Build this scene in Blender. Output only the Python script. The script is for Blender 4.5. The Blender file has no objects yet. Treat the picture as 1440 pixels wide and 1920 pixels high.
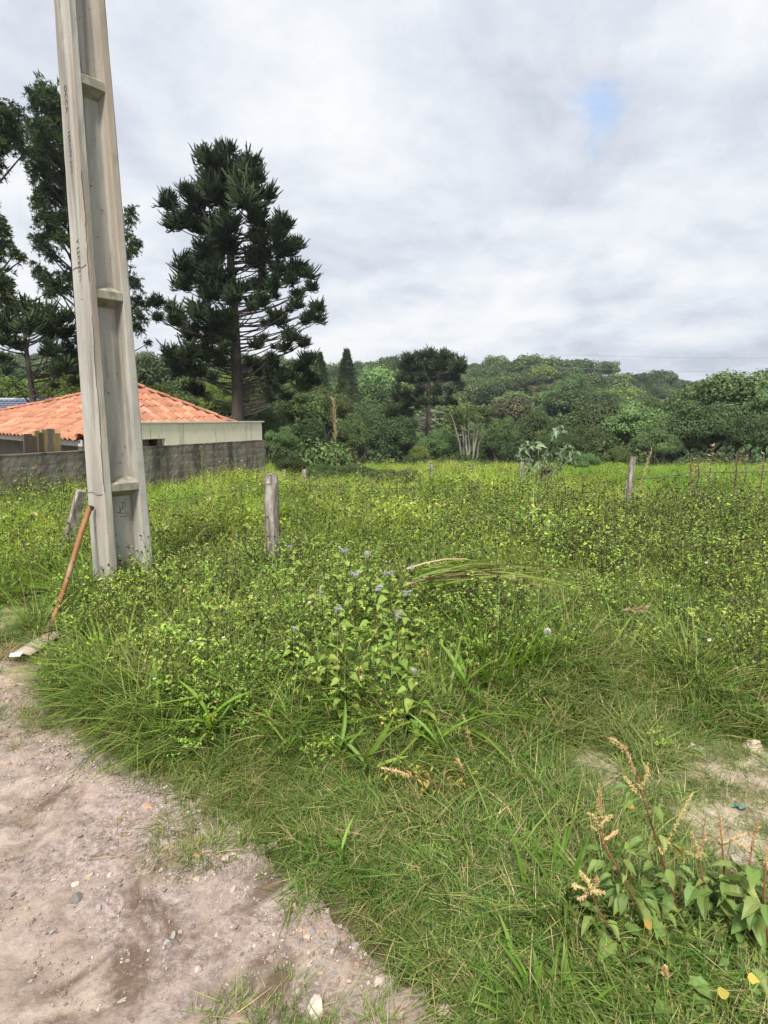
import bpy, math, random
import numpy as np
from mathutils import Vector, Matrix
R = np.random.default_rng(11)
random.seed(5)
SC = bpy.context.scene
COL = SC.collection
pi = math.pi

# ------------------------------------------------------------------ camera
F = 1060.0; PIT = math.radians(9.37); CZ = 1.55
cd = bpy.data.cameras.new('camera'); cam = bpy.data.objects.new('camera', cd); COL.objects.link(cam)
cam.location = (0, 0, CZ); cam.rotation_euler = (pi/2-PIT, 0, 0)
cd.sensor_width = 36; cd.lens = F/1920*36; cd.clip_start = .05; cd.clip_end = 6000
SC.camera = cam

# ------------------------------------------------------------------ sky
SUN_AZ = math.radians(189)   # direction towards the sun, measured from +Y towards +X
SUN_EL = math.radians(58)
W = bpy.data.worlds.new('World'); SC.world = W; W.use_nodes = True
def build_world():
    nt = W.node_tree; nt.nodes.clear(); N = nt.nodes.new; L = nt.links.new
    out = N('ShaderNodeOutputWorld'); bg = N('ShaderNodeBackground'); bg.inputs['Strength'].default_value = .05
    sky = N('ShaderNodeTexSky'); sky.sky_type = 'NISHITA'; sky.sun_disc = False
    sky.sun_elevation = SUN_EL; sky.sun_rotation = SUN_AZ; sky.air_density = 1.0; sky.dust_density = .6
    tc = N('ShaderNodeTexCoord'); sep = N('ShaderNodeSeparateXYZ'); L(tc.outputs['Generated'], sep.inputs[0])
    def M(op, a, b=None, c=None, clamp=False):
        n = N('ShaderNodeMath'); n.operation = op; n.use_clamp = clamp
        for i, v in enumerate((a, b, c)):
            if v is None: continue
            if isinstance(v, (int, float)): n.inputs[i].default_value = v
            else: L(v, n.inputs[i])
        return n.outputs[0]
    z = M('MAXIMUM', sep.outputs['Z'], 0.0)
    zz = M('ADD', z, .26)
    comb = N('ShaderNodeCombineXYZ')
    L(M('DIVIDE', sep.outputs['X'], zz), comb.inputs[0]); L(M('DIVIDE', sep.outputs['Y'], zz), comb.inputs[1])
    def noise(sc, det, rough, dist, off):
        mp = N('ShaderNodeMapping'); mp.inputs['Location'].default_value = off; L(comb.outputs[0], mp.inputs['Vector'])
        n = N('ShaderNodeTexNoise'); n.inputs['Scale'].default_value = sc; n.inputs['Detail'].default_value = det
        n.inputs['Roughness'].default_value = rough; n.inputs['Distortion'].default_value = dist
        L(mp.outputs[0], n.inputs['Vector']); return n.outputs['Fac']
    a = noise(1.5, 8, .58, .25, (3.3, 1.2, 0)); b = noise(.5, 4, .5, .2, (7.1, 4.0, 2)); c = noise(4.2, 8, .60, .3, (1.1, 9.0, 5))
    t = M('ADD', M('ADD', M('MULTIPLY', a, .52), M('MULTIPLY', b, .26)), M('MULTIPLY', c, .22))
    ramp = N('ShaderNodeValToRGB'); cr = ramp.color_ramp
    stops = [(.395, (2.65, 2.95, 3.45)), (.465, (3.5, 3.75, 4.2)), (.53, (4.25, 4.45, 4.75)), (.595, (4.9, 4.95, 5.05))]
    cr.elements[0].position = stops[0][0]; cr.elements[1].position = stops[-1][0]
    for p, _ in stops[1:-1]: cr.elements.new(p)
    for e, (p, col) in zip(cr.elements, stops): e.color = tuple(v/10 for v in col)+(1,)
    L(t, ramp.inputs[0])
    sc10 = N('ShaderNodeVectorMath'); sc10.operation = 'SCALE'; sc10.inputs['Scale'].default_value = 10.0
    L(ramp.outputs[0], sc10.inputs[0])
    # gaps in the cloud deck where blue shows
    g = noise(.95, 6, .55, .4, (12.4, 3.4, 8))
    gap = N('ShaderNodeMapRange'); gap.interpolation_type = 'SMOOTHSTEP'
    gap.inputs['From Min'].default_value = .665; gap.inputs['From Max'].default_value = .74; L(g, gap.inputs['Value'])
    hd = N('ShaderNodeVectorMath'); hd.operation = 'DISTANCE'; L(tc.outputs['Generated'], hd.inputs[0])
    u, v = (1112-720)/F, -(185-960)/F
    d = Vector((u, math.cos(PIT)+v*math.sin(PIT), -math.sin(PIT)+v*math.cos(PIT))).normalized(); hd.inputs[1].default_value = d
    near = M('ADD', hd.outputs['Value'], M('MULTIPLY', M('SUBTRACT', c, .5), .26))
    hole = N('ShaderNodeMapRange'); hole.interpolation_type = 'SMOOTHSTEP'
    hole.inputs['From Min'].default_value = .036; hole.inputs['From Max'].default_value = -.035; L(near, hole.inputs['Value'])
    cov = M('SUBTRACT', 1.0, M('MAXIMUM', M('MULTIPLY', gap.outputs[0], .6), M('MULTIPLY', hole.outputs[0], .8)), clamp=True)
    sk2 = N('ShaderNodeVectorMath'); sk2.operation = 'SCALE'; sk2.inputs['Scale'].default_value = 2.4; L(sky.outputs[0], sk2.inputs[0]); sk2.inputs['Scale'].default_value = 1.5
    mix = N('ShaderNodeMix'); mix.data_type = 'RGBA'
    L(cov, mix.inputs['Factor']); L(sk2.outputs[0], mix.inputs[6]); L(sc10.outputs[0], mix.inputs[7])
    L(mix.outputs[2], bg.inputs['Color']); L(bg.outputs[0], out.inputs['Surface'])
build_world()

# ------------------------------------------------------------------ sun
sl = bpy.data.lights.new('sun', 'SUN'); sl.energy = 1.5; sl.angle = math.radians(10); sl.color = (1, .95, .87)
so = bpy.data.objects.new('sun', sl); COL.objects.link(so)
sdir = Vector((math.sin(SUN_AZ)*math.cos(SUN_EL), math.cos(SUN_AZ)*math.cos(SUN_EL), math.sin(SUN_EL)))
so.rotation_euler = sdir.to_track_quat('Z', 'Y').to_euler(); so.location = sdir*50

vs = SC.view_settings
vs.view_transform = 'Standard'; vs.look = 'None'; vs.gamma = 1; vs.exposure = 2.0; vs.use_curve_mapping = False
SC.render.engine = 'CYCLES'
cy = SC.cycles
cy.max_bounces = 4; cy.diffuse_bounces = 3; cy.glossy_bounces = 1; cy.transmission_bounces = 2; cy.transparent_max_bounces = 4
cy.volume_bounces = 0; cy.use_adaptive_sampling = True; cy.adaptive_threshold = .02; cy.caustics_reflective = False; cy.caustics_refractive = False
try: cy.use_denoising = True; cy.denoising_prefilter = 'NONE'
except Exception: pass

# ------------------------------------------------------------------ geometry helpers
def ray(px, py):
    u = (px-720)/F; v = -(py-960)/F
    return np.array([u, math.cos(PIT)+v*math.sin(PIT), -math.sin(PIT)+v*math.cos(PIT)])
def at(px, py, Y):
    d = ray(px, py); return np.array([0, 0, CZ])+d*(Y/d[1])
def ground_at(px, py, z=0.0):
    d = ray(px, py); return np.array([0, 0, CZ])+d*((z-CZ)/d[2])
def sstep(a, b, x):
    t = np.clip((np.asarray(x, float)-a)/(b-a), 0, 1); return t*t*(3-2*t)
def hash2(ix, iy, s=0):
    h = np.sin(ix*127.1+iy*311.7+s*74.7)*43758.5453; return h-np.floor(h)
def vnoise(x, y, s=0):
    x = np.asarray(x, float); y = np.asarray(y, float)
    ix = np.floor(x); iy = np.floor(y); fx = x-ix; fy = y-iy
    fx = fx*fx*(3-2*fx); fy = fy*fy*(3-2*fy)
    a = hash2(ix, iy, s); b = hash2(ix+1, iy, s); c = hash2(ix, iy+1, s); d = hash2(ix+1, iy+1, s)
    return (a*(1-fx)+b*fx)*(1-fy)+(c*(1-fx)+d*fx)*fy
def fbm(x, y, o=4, s=0):
    r = 0; a = .5
    for i in range(o): r = r+a*vnoise(x*2**i, y*2**i, s+i*13); a *= .5
    return r
EX = [-30, -10, -5, -3.1, -2.75, -2.45, -2.14, -1.7, -1.25, -.61, -.3, .02, .2, .6, 1, 3, 10]
EY = [18, 8, 5.5, 4.15, 3.58, 3.36, 3.2, 2.70, 2.33, 1.93, 1.64, 1.29, 1.06, .38, -1.1, -6, -30]
def edge(x, y):           # > 0 on the grass side of the road edge
    return (y-np.interp(x, EX, EY))*.75+(fbm(np.asarray(x)*3.1, np.asarray(y)*3.1, 4, 4)-.47)*.42
TX = [-30, -8, -3.4, -2.6, -1.9, -1.0, 0, .5, .9, 1.3, 1.8, 3, 10]
TY = [20, 9, 4.3, 3.7, 3.0, 2.58, 2.42, 2.6, 2.95, 3.2, 2.9, 2.75, 4]
def tall(x, y):           # > 0 where the tall weeds stand
    return (y-np.interp(x, TX, TY))+(fbm(np.asarray(x)*1.7, np.asarray(y)*1.7, 3, 9)-.44)*.7
def H(x, y):
    x = np.asarray(x, float); y = np.asarray(y, float)
    z = -.04*np.clip(y-4, 0, 19)
    e = edge(x, y)
    z = z+.03*sstep(.0, .35, e)-.06*(1-sstep(-.10, .22, e))*(y < 12)
    z = z+(fbm(x*.9, y*.9, 3, 21)-.44)*.12*sstep(.2, 1.5, e)
    z = z-7.0*sstep(23, 58, y)+.0
    u = x/np.maximum(y, 1)
    ridge = np.interp(u, [-1, -.1, .25, .4, .55, .8, 1.5], [17, 17, 18.5, 15, 11, 7, 3])
    z = z+(ridge+6.5)*sstep(70, 205, y)
    return z
def road_z(x, y):
    e = edge(x, y)
    b = (fbm(x*1.3, y*1.3, 3, 31)-.44)*.06+(fbm(x*7, y*7, 4, 35)-.44)*.040
    return .004+b*.8-.08*sstep(.02, .40, e)-.012
def Hs(x, y):
    return np.where(edge(x, y) > 0.45, H(x, y), np.maximum(H(x, y), road_z(np.asarray(x, float), np.asarray(y, float))))

class MB:
    """collects quads: vertices, faces, material slot and a tint per vertex"""
    def __init__(s): s.V = []; s.Q = []; s.M = []; s.T = []; s.n = 0
    def add(s, V, Q, m=0, t=.5):
        V = np.asarray(V, float).reshape(-1, 3); Q = np.asarray(Q, int).reshape(-1, 4)
        s.V.append(V); s.Q.append(Q+s.n); s.M.append(np.full(len(Q), m, int))
        s.T.append(np.broadcast_to(np.asarray(t, float), (len(V),)).copy()); s.n += len(V)
        return s
    def arrays(s): return np.concatenate(s.V), np.concatenate(s.Q), np.concatenate(s.M), np.concatenate(s.T)
    def merge(s, o, mat=None, m_off=0, dt=0.):
        V, Q, M, T = o.arrays()
        if mat is not None: V = V@np.asarray(mat)[:3, :3].T+np.asarray(mat)[:3, 3]
        s.V.append(V); s.Q.append(Q+s.n); s.M.append(M+m_off); s.T.append(np.clip(T+dt, 0, 1)); s.n += len(V); return s
    def mesh(s, name, mats, smooth=False):
        V, Q, M, T = s.arrays()
        me = bpy.data.meshes.new(name)
        me.vertices.add(len(V)); me.vertices.foreach_set('co', V.astype(np.float32).ravel())
        me.loops.add(len(Q)*4); me.loops.foreach_set('vertex_index', Q.astype(np.int32).ravel())
        me.polygons.add(len(Q)); me.polygons.foreach_set('loop_start', np.arange(0, len(Q)*4, 4, dtype=np.int32))
        me.polygons.foreach_set('material_index', M.astype(np.int32))
        me.polygons.foreach_set('use_smooth', np.full(len(Q), bool(smooth)))
        for m in (mats if isinstance(mats, (list, tuple)) else [mats]): me.materials.append(m)
        a = me.attributes.new('tint', 'FLOAT', 'POINT'); a.data.foreach_set('value', T.astype(np.float32))
        me.update(calc_edges=True); me.validate()
        return me
def link(name, me, parent=None, **props):
    o = bpy.data.objects.new(name, me); COL.objects.link(o)
    if parent is not None: o.parent = parent
    for k, v in props.items(): o[k] = v
    return o
def empty(name, loc, label, cat, group=None, rz=0):
    o = bpy.data.objects.new(name, None); COL.objects.link(o); o.empty_display_size = .1
    o.location = loc; o.rotation_euler = (0, 0, rz); o['label'] = label; o['category'] = cat
    if group: o['group'] = group
    return o
def tag(o, label=None, cat=None, group=None, kind=None):
    if label: o['label'] = label
    if cat: o['category'] = cat
    if group: o['group'] = group
    if kind: o['kind'] = kind
    return o
def norm(a): a = np.asarray(a, float); return a/np.maximum(np.linalg.norm(a, axis=-1, keepdims=True), 1e-9)

def tube(mb, P, r, sides=6, m=0, t=.5, cap=True, rough=0., rng=R):
    P = np.asarray(P, float); n = len(P); r = np.broadcast_to(np.asarray(r, float), (n,))
    T = norm(np.gradient(P, axis=0))
    ref = np.array([1, 0, 0.]) if abs(T[0][2]) > .9 else np.array([0, 0, 1.])
    A = norm(np.cross(T, ref)); B = np.cross(T, A)
    ang = np.arange(sides)*2*pi/sides
    rr = r[:, None]*(1+rough*(rng.random((n, sides))-.5)*2)
    V = P[:, None]+(np.cos(ang)[None, :, None]*A[:, None]+np.sin(ang)[None, :, None]*B[:, None])*rr[..., None]
    V = V.reshape(-1, 3)
    i = np.arange(n-1)[:, None]*sides; j = np.arange(sides)[None]; k = (j+1) % sides
    Q = np.stack([i+j, i+k, i+sides+k, i+sides+j], -1).reshape(-1, 4)
    mb.add(V, Q, m, np.repeat(np.broadcast_to(np.asarray(t, float), (n,)), sides))
    if cap:
        c0 = np.vstack([V[:sides], P[:1]]); c1 = np.vstack([V[-sides:], P[-1:]])
        qs = [[a, (a+1) % sides, (a+2) % sides, sides] for a in range(0, sides, 2)]
        mb.add(c0, [q[::-1] for q in qs], m, t if np.isscalar(t) else t[0]); mb.add(c1, qs, m, t if np.isscalar(t) else t[-1])
    return mb
def box(mb, c, s, m=0, t=.5, mat=None):
    x, y, z = np.asarray(s, float)/2
    V = np.array([[-x, -y, -z], [x, -y, -z], [x, y, -z], [-x, y, -z], [-x, -y, z], [x, -y, z], [x, y, z], [-x, y, z]])
    if mat is not None: V = V@np.asarray(mat).T
    mb.add(V+np.asarray(c, float), [[0, 3, 2, 1], [4, 5, 6, 7], [0, 1, 5, 4], [1, 2, 6, 5], [2, 3, 7, 6], [3, 0, 4, 7]], m, t); return mb
def blades(mb, base, az, h, w, lean, curl, m=0, tint=.5, seg=4):
    """grass blades, all arguments arrays over N"""
    base = np.asarray(base, float); N = len(base)
    f = lambda a: np.broadcast_to(np.asarray(a, float), (N,))
    az, h, w, lean, curl, tint = map(f, (az, h, w, lean, curl, tint))
    s = np.linspace(0, 1, seg)
    d = np.stack([np.cos(az), np.sin(az), np.zeros(N)], 1); sd = np.stack([-np.sin(az), np.cos(az), np.zeros(N)], 1)
    hor = h[:, None]*(lean[:, None]*s+curl[:, None]*s**2)
    ver = h[:, None]*(s-.42*np.minimum(curl, 1.6)[:, None]*s**2.4)
    C = base[:, None]+d[:, None]*hor[..., None]; C[..., 2] += ver
    wd = (w[:, None]*np.array([.7, 1, .75, .08] if seg == 4 else (1-s**2*.95))[None])/2
    V = np.stack([C-sd[:, None]*wd[..., None], C+sd[:, None]*wd[..., None]], 2).reshape(-1, 3)
    i = np.arange(N)[:, None]*seg*2; j = np.arange(seg-1)[None]*2
    Q = np.stack([i+j, i+j+1, i+j+3, i+j+2], -1).reshape(-1, 4)
    mb.add(V, Q, m, np.repeat(tint, seg*2)); return mb
def diamonds(mb, P, D, Nn, Ln, Wn, m=0, tint=.5, fold=.18):
    """single folded leaf quads"""
    P = np.asarray(P, float); N = len(P); D = norm(D); S = norm(np.cross(D, Nn)); Nn = np.cross(S, D)
    f = lambda a: np.broadcast_to(np.asarray(a, float), (N,))
    Ln, Wn, tint = map(f, (Ln, Wn, tint))
    a = P; c = P+D*Ln[:, None]; mid = P+D*(Ln*.45)[:, None]+Nn*(Wn*fold)[:, None]
    b = mid+S*(Wn/2)[:, None]; d = mid-S*(Wn/2)[:, None]
    mb.add(np.stack([a, b, c, d], 1).reshape(-1, 3), np.arange(N*4).reshape(N, 4), m, np.repeat(tint, 4)); return mb
PROF = {'ovate8': ([0, .06, .18, .36, .56, .76, .91, 1], [.05, .45, .84, 1, .88, .55, .22, .02]), 'heart8': ([0, .03, .12, .28, .48, .7, .88, 1], [.25, .72, .98, 1, .82, .5, .2, .02]), 'lance8': ([0, .1, .28, .5, .7, .88, 1], [.12, .55, .95, 1, .75, .35, .02]),
        'ovate': ([0, .12, .35, .65, 1], [.06, .75, 1, .6, .02]), 'lance': ([0, .2, .45, .75, 1], [.1, .8, 1, .6, .02]),
        'heart': ([0, .06, .3, .62, 1], [.3, .95, 1, .55, .02])}
def leaves(mb, P, D, Nn, Ln, Wn, prof='ovate', droop=.25, fold=.22, m=0, tint=.5, wav=.0):
    P = np.asarray(P, float); N = len(P); D = norm(D); S = norm(np.cross(D, Nn)); Nn = np.cross(S, D)
    f = lambda a: np.broadcast_to(np.asarray(a, float), (N,))
    Ln, Wn, tint = map(f, (Ln, Wn, tint)); s, w = map(np.array, PROF[prof]); k = len(s)
    C = P[:, None]+D[:, None]*(Ln[:, None]*s)[..., None]-Nn[:, None]*(Ln[:, None]*droop*s**2)[..., None]
    hw = Wn[:, None]*w/2*(1+(wav*.5*(R.random((N, k))-.5)*2 if wav else 0))
    E = Nn[:, None]*(hw*fold*2)[..., None]
    if wav: E = E+Nn[:, None]*(hw*wav*(R.random((N, k))-.5)*2)[..., None]
    V = np.stack([C-S[:, None]*hw[..., None]+E, C, C+S[:, None]*hw[..., None]+E], 2).reshape(-1, 3)
    i = np.arange(N)[:, None]*k*3; j = np.arange(k-1)[None]*3
    Q = np.concatenate([np.stack([i+j, i+j+1, i+j+4, i+j+3], -1).reshape(-1, 4), np.stack([i+j+1, i+j+2, i+j+5, i+j+4], -1).reshape(-1, 4)])
    tt = np.repeat(tint, k*3).reshape(N, k, 3); tt[:, :, 1] += .12; tt = tt+.0*V.reshape(N, k, 3, 3)[..., 0]
    mb.add(V, Q, m, np.clip(tt, 0, 1).ravel()); return mb
def rdir(n, rng=R, zmin=-1.):
    z = rng.uniform(zmin, 1, n); a = rng.uniform(0, 2*pi, n); q = np.sqrt(1-z*z)
    return np.stack([q*np.cos(a), q*np.sin(a), z], 1)
def grid_mesh(xs, ys, zf):
    X, Y = np.meshgrid(xs, ys); Z = zf(X, Y); ny, nx = X.shape
    V = np.stack([X, Y, Z], -1).reshape(-1, 3)
    i = (np.arange(ny-1)[:, None]*nx+np.arange(nx-1)[None])
    Q = np.stack([i, i+1, i+nx+1, i+nx], -1).reshape(-1, 4); return V, Q

# ------------------------------------------------------------------ materials
def new_mat(name):
    m = bpy.data.materials.new(name); m.use_nodes = True; nt = m.node_tree; nt.nodes.clear()
    out = nt.nodes.new('ShaderNodeOutputMaterial'); return m, nt, out
def ramp_node(nt, stops):
    r = nt.nodes.new('ShaderNodeValToRGB'); cr = r.color_ramp
    cr.elements[0].position = stops[0][0]; cr.elements[1].position = stops[-1][0]
    for p, _ in stops[1:-1]: cr.elements.new(p)
    for e, (p, c) in zip(cr.elements, stops): e.color = tuple(c)+(1,)
    return r
def foliage(name, stops, trans=.3, rough=.5, patch=None, vary=.35, spec=.3, hue=.02, gain=1.):
    """stops run over the tint attribute; patch = (scale, colour, amount) adds broad drifts of another hue"""
    gv = tuple(np.broadcast_to(gain, 3)); stops = [(p, tuple(min(.8, v*k) for v, k in zip(c, gv))) for p, c in stops]
    if patch: patch = (patch[0], tuple(min(.8, v*k) for v, k in zip(patch[1], gv)), patch[2])
    m, nt, out = new_mat(name); N = nt.nodes.new; L = nt.links.new
    at_ = N('ShaderNodeAttribute'); at_.attribute_name = 'tint'
    r = ramp_node(nt, stops); L(at_.outputs['Fac'], r.inputs[0]); col = r.outputs[0]
    if patch:
        g = N('ShaderNodeNewGeometry'); n = N('ShaderNodeTexNoise'); n.inputs['Scale'].default_value = patch[0]; n.inputs['Detail'].default_value = 3
        L(g.outputs['Position'], n.inputs['Vector'])
        mr = N('ShaderNodeMapRange'); mr.inputs['From Min'].default_value = .42; mr.inputs['From Max'].default_value = .62; mr.inputs['To Max'].default_value = patch[2]
        L(n.outputs['Fac'], mr.inputs['Value'])
        mx = N('ShaderNodeMix'); mx.data_type = 'RGBA'; L(mr.outputs[0], mx.inputs['Factor']); L(col, mx.inputs[6]); mx.inputs[7].default_value = tuple(patch[1])+(1,)
        col = mx.outputs[2]
    oi = N('ShaderNodeObjectInfo'); hs = N('ShaderNodeHueSaturation')
    mr = N('ShaderNodeMapRange'); mr.inputs['To Min'].default_value = 1-vary; mr.inputs['To Max'].default_value = 1+vary; L(oi.outputs['Random'], mr.inputs['Value'])
    L(mr.outputs[0], hs.inputs['Value'])
    ml = N('ShaderNodeMath'); ml.operation = 'MULTIPLY'; ml.inputs[1].default_value = 7.31; L(oi.outputs['Random'], ml.inputs[0])
    fr = N('ShaderNodeMath'); fr.operation = 'FRACT'; L(ml.outputs[0], fr.inputs[0])
    mh = N('ShaderNodeMapRange'); mh.inputs['To Min'].default_value = .5-hue; mh.inputs['To Max'].default_value = .5+hue; L(fr.outputs[0], mh.inputs['Value'])
    L(mh.outputs[0], hs.inputs['Hue']); L(col, hs.inputs['Color']); col = hs.outputs[0]
    p = N('ShaderNodeBsdfPrincipled'); p.inputs['Roughness'].default_value = rough; p.inputs['Specular IOR Level'].default_value = spec
    L(col, p.inputs['Base Color'])
    if trans:
        tr = N('ShaderNodeBsdfTranslucent'); hs2 = N('ShaderNodeHueSaturation'); hs2.inputs['Hue'].default_value = .487; hs2.inputs['Saturation'].default_value = 1.1; hs2.inputs['Value'].default_value = 1.35
        L(col, hs2.inputs['Color']); L(hs2.outputs[0], tr.inputs['Color'])
        mx = N('ShaderNodeMixShader'); mx.inputs[0].default_value = trans; L(p.outputs[0], mx.inputs[1]); L(tr.outputs[0], mx.inputs[2]); L(mx.outputs[0], out.inputs['Surface'])
    else: L(p.outputs[0], out.inputs['Surface'])
    return m
def surface(name, stops, scale=8., detail=6, rough=.85, stretch=(1, 1, 1), bump=.3, bump_scale=30, dist=.3, stain=None, vary=0., spec=.25, coord='Object', bdist=.01):
    """solid surface: fractal noise over stops, a second stretched noise as stains, bump"""
    m, nt, out = new_mat(name); N = nt.nodes.new; L = nt.links.new
    tc = N('ShaderNodeTexCoord'); mp = N('ShaderNodeMapping'); mp.inputs['Scale'].default_value = stretch; cso = N('ShaderNodeNewGeometry').outputs['Position'] if coord == 'World' else tc.outputs[coord]
    L(cso, mp.inputs['Vector'])
    n = N('ShaderNodeTexNoise'); n.inputs['Scale'].default_value = scale; n.inputs['Detail'].default_value = detail; n.inputs['Roughness'].default_value = .62; n.inputs['Distortion'].default_value = dist
    L(mp.outputs[0], n.inputs['Vector']); r = ramp_node(nt, stops); L(n.outputs['Fac'], r.inputs[0]); col = r.outputs[0]
    for st in (stain or []):
        sc, strch, lo, hi, c, amt = st
        mp2 = N('ShaderNodeMapping'); mp2.inputs['Scale'].default_value = strch; mp2.inputs['Location'].default_value = (sc*1.7, sc*.9, sc*.37); L(cso, mp2.inputs['Vector'])
        n2 = N('ShaderNodeTexNoise'); n2.inputs['Scale'].default_value = sc; n2.inputs['Detail'].default_value = 5; L(mp2.outputs[0], n2.inputs['Vector'])
        mr = N('ShaderNodeMapRange'); mr.inputs['From Min'].default_value = lo; mr.inputs['From Max'].default_value = hi; mr.inputs['To Max'].default_value = amt; L(n2.outputs['Fac'], mr.inputs['Value'])
        mx = N('ShaderNodeMix'); mx.data_type = 'RGBA'; L(mr.outputs[0], mx.inputs['Factor']); L(col, mx.inputs[6]); mx.inputs[7].default_value = tuple(c)+(1,); col = mx.outputs[2]
    if vary:
        oi = N('ShaderNodeObjectInfo'); mr = N('ShaderNodeMapRange'); mr.inputs['To Min'].default_value = 1-vary; mr.inputs['To Max'].default_value = 1+vary; L(oi.outputs['Random'], mr.inputs['Value'])
        hs = N('ShaderNodeHueSaturation'); L(mr.outputs[0], hs.inputs['Value']); L(col, hs.inputs['Color']); col = hs.outputs[0]
    p = N('ShaderNodeBsdfPrincipled'); p.inputs['Roughness'].default_value = rough; p.inputs['Specular IOR Level'].default_value = spec; L(col, p.inputs['Base Color'])
    if bump:
        nb = N('ShaderNodeTexNoise'); nb.inputs['Scale'].default_value = bump_scale; nb.inputs['Detail'].default_value = 6; nb.inputs['Roughness'].default_value = .65; L(mp.outputs[0], nb.inputs['Vector'])
        bp = N('ShaderNodeBump'); bp.inputs['Strength'].default_value = bump; bp.inputs['Distance'].default_value = bdist; L(nb.outputs['Fac'], bp.inputs['Height']); L(bp.outputs[0], p.inputs['Normal'])
    L(p.outputs[0], out.inputs['Surface']); return m
def plain(name, c, rough=.7, spec=.3, vary=.1):
    return surface(name, [(.3, tuple(v*(1-vary) for v in c)), (.7, tuple(min(1, v*(1+vary)) for v in c))], 12, 4, rough, bump=.15, spec=spec)

MAT = {}
MAT['grass'] = foliage('grass', [(0, (.030, .062, .010)), (.4, (.066, .125, .018)), (.75, (.12, .18, .032)), (.88, (.20, .19, .075)), (1, (.36, .27, .14))], .32, patch=(.9, (.10, .135, .035), .4), gain=(1.92, 1.82, 1.85))
MAT['fine'] = foliage('fine_grass', [(0, (.018, .044, .007)), (.4, (.060, .112, .018)), (.72, (.125, .175, .040)), (.86, (.20, .17, .08)), (1, (.34, .26, .15))], .28, patch=(1.3, (.115, .125, .042), .38), gain=(1.92, 1.82, 1.85))
MAT['lush'] = foliage('lush_grass', [(0, (.055, .13, .014)), (.5, (.095, .20, .022)), (1, (.16, .26, .045))], .36, gain=(1.769, 1.450, 1.595))
MAT['weed'] = foliage('weed_leaf', [(0, (.026, .056, .012)), (.5, (.07, .125, .02)), (.85, (.11, .165, .03)), (.96, (.13, .17, .04)), (1, (.20, .14, .08))], .28, patch=(.8, (.10, .15, .028), .5), vary=.5, hue=.014, gain=(3.2, 2.85, 2.7))
MAT['field'] = foliage('field_leaf', [(0, (.035, .075, .010)), (.4, (.095, .165, .020)), (.75, (.155, .225, .032)), (.9, (.22, .24, .05)), (1, (.32, .25, .13))], .34, patch=(.45, (.165, .20, .035), .7), vary=.5, hue=.018, gain=(2.2, 2.05, 2.3))
MAT['goat'] = foliage('goatweed_leaf', [(0, (.085, .16, .026)), (.6, (.13, .215, .04)), (1, (.19, .26, .06))], .32, patch=(26, (.13, .15, .04), .5), vary=.22, gain=(1.9, 1.78, 1.8))
MAT['amar'] = foliage('amaranth_leaf', [(0, (.06, .12, .024)), (.6, (.115, .19, .042)), (1, (.19, .225, .06))], .3, patch=(30, (.14, .13, .035), .25), vary=.22, gain=(1.484, 1.400, 1.540))
MAT['yellow'] = foliage('yellow_leaf', [(0, (.36, .29, .06)), (1, (.52, .37, .08))], .25, vary=.15)
MAT['spike'] = foliage('seed_spike', [(0, (.42, .35, .14)), (.6, (.62, .45, .24)), (1, (.55, .28, .17))], .15, vary=.15)
MAT['redstem'] = foliage('red_stem', [(0, (.10, .055, .03)), (1, (.26, .09, .06))], 0)
MAT['stem'] = foliage('dark_stem', [(0, (.035, .03, .02)), (1, (.10, .10, .035))], 0)
MAT['dry'] = foliage('dry_grass', [(0, (.26, .19, .09)), (.6, (.46, .36, .20)), (1, (.60, .50, .32))], .2, vary=.2)
MAT['seed'] = foliage('seed_head', [(0, (.022, .017, .012)), (.7, (.05, .038, .022)), (1, (.16, .11, .05))], 0)
MAT['petal'] = foliage('petal', [(0, (.62, .60, .55)), (.7, (.74, .72, .68)), (1, (.55, .38, .06))], .2, vary=.1)
MAT['lilac'] = foliage('lilac_flower', [(0, (.46, .43, .45)), (1, (.68, .66, .66))], .15, vary=.12)
MAT['bark'] = surface('bark', [(.3, (.05, .04, .032)), (.7, (.13, .11, .09))], 6, stretch=(1, 1, .3), bump=.6, bump_scale=14)
MAT['palebark'] = surface('pale_bark', [(.3, (.22, .19, .15)), (.7, (.40, .36, .30))], 6, stretch=(1, 1, .3))
def tree_fol(name, c, var=.25, tr=.25):
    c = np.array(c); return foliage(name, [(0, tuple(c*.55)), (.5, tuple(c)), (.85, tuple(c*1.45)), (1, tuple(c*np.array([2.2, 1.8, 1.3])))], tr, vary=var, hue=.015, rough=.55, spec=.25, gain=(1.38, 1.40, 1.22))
TF = {k: tree_fol('leaves_'+k, c) for k, c in dict(dark=(.044, .070, .026), mid=(.068, .108, .040), light=(.115, .175, .070), yellow=(.125, .165, .042), olive=(.082, .108, .042), blue=(.080, .128, .052), pine=(.030, .046, .022), brown=(.085, .085, .045), swept=(.038, .062, .028)).items()}

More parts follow.
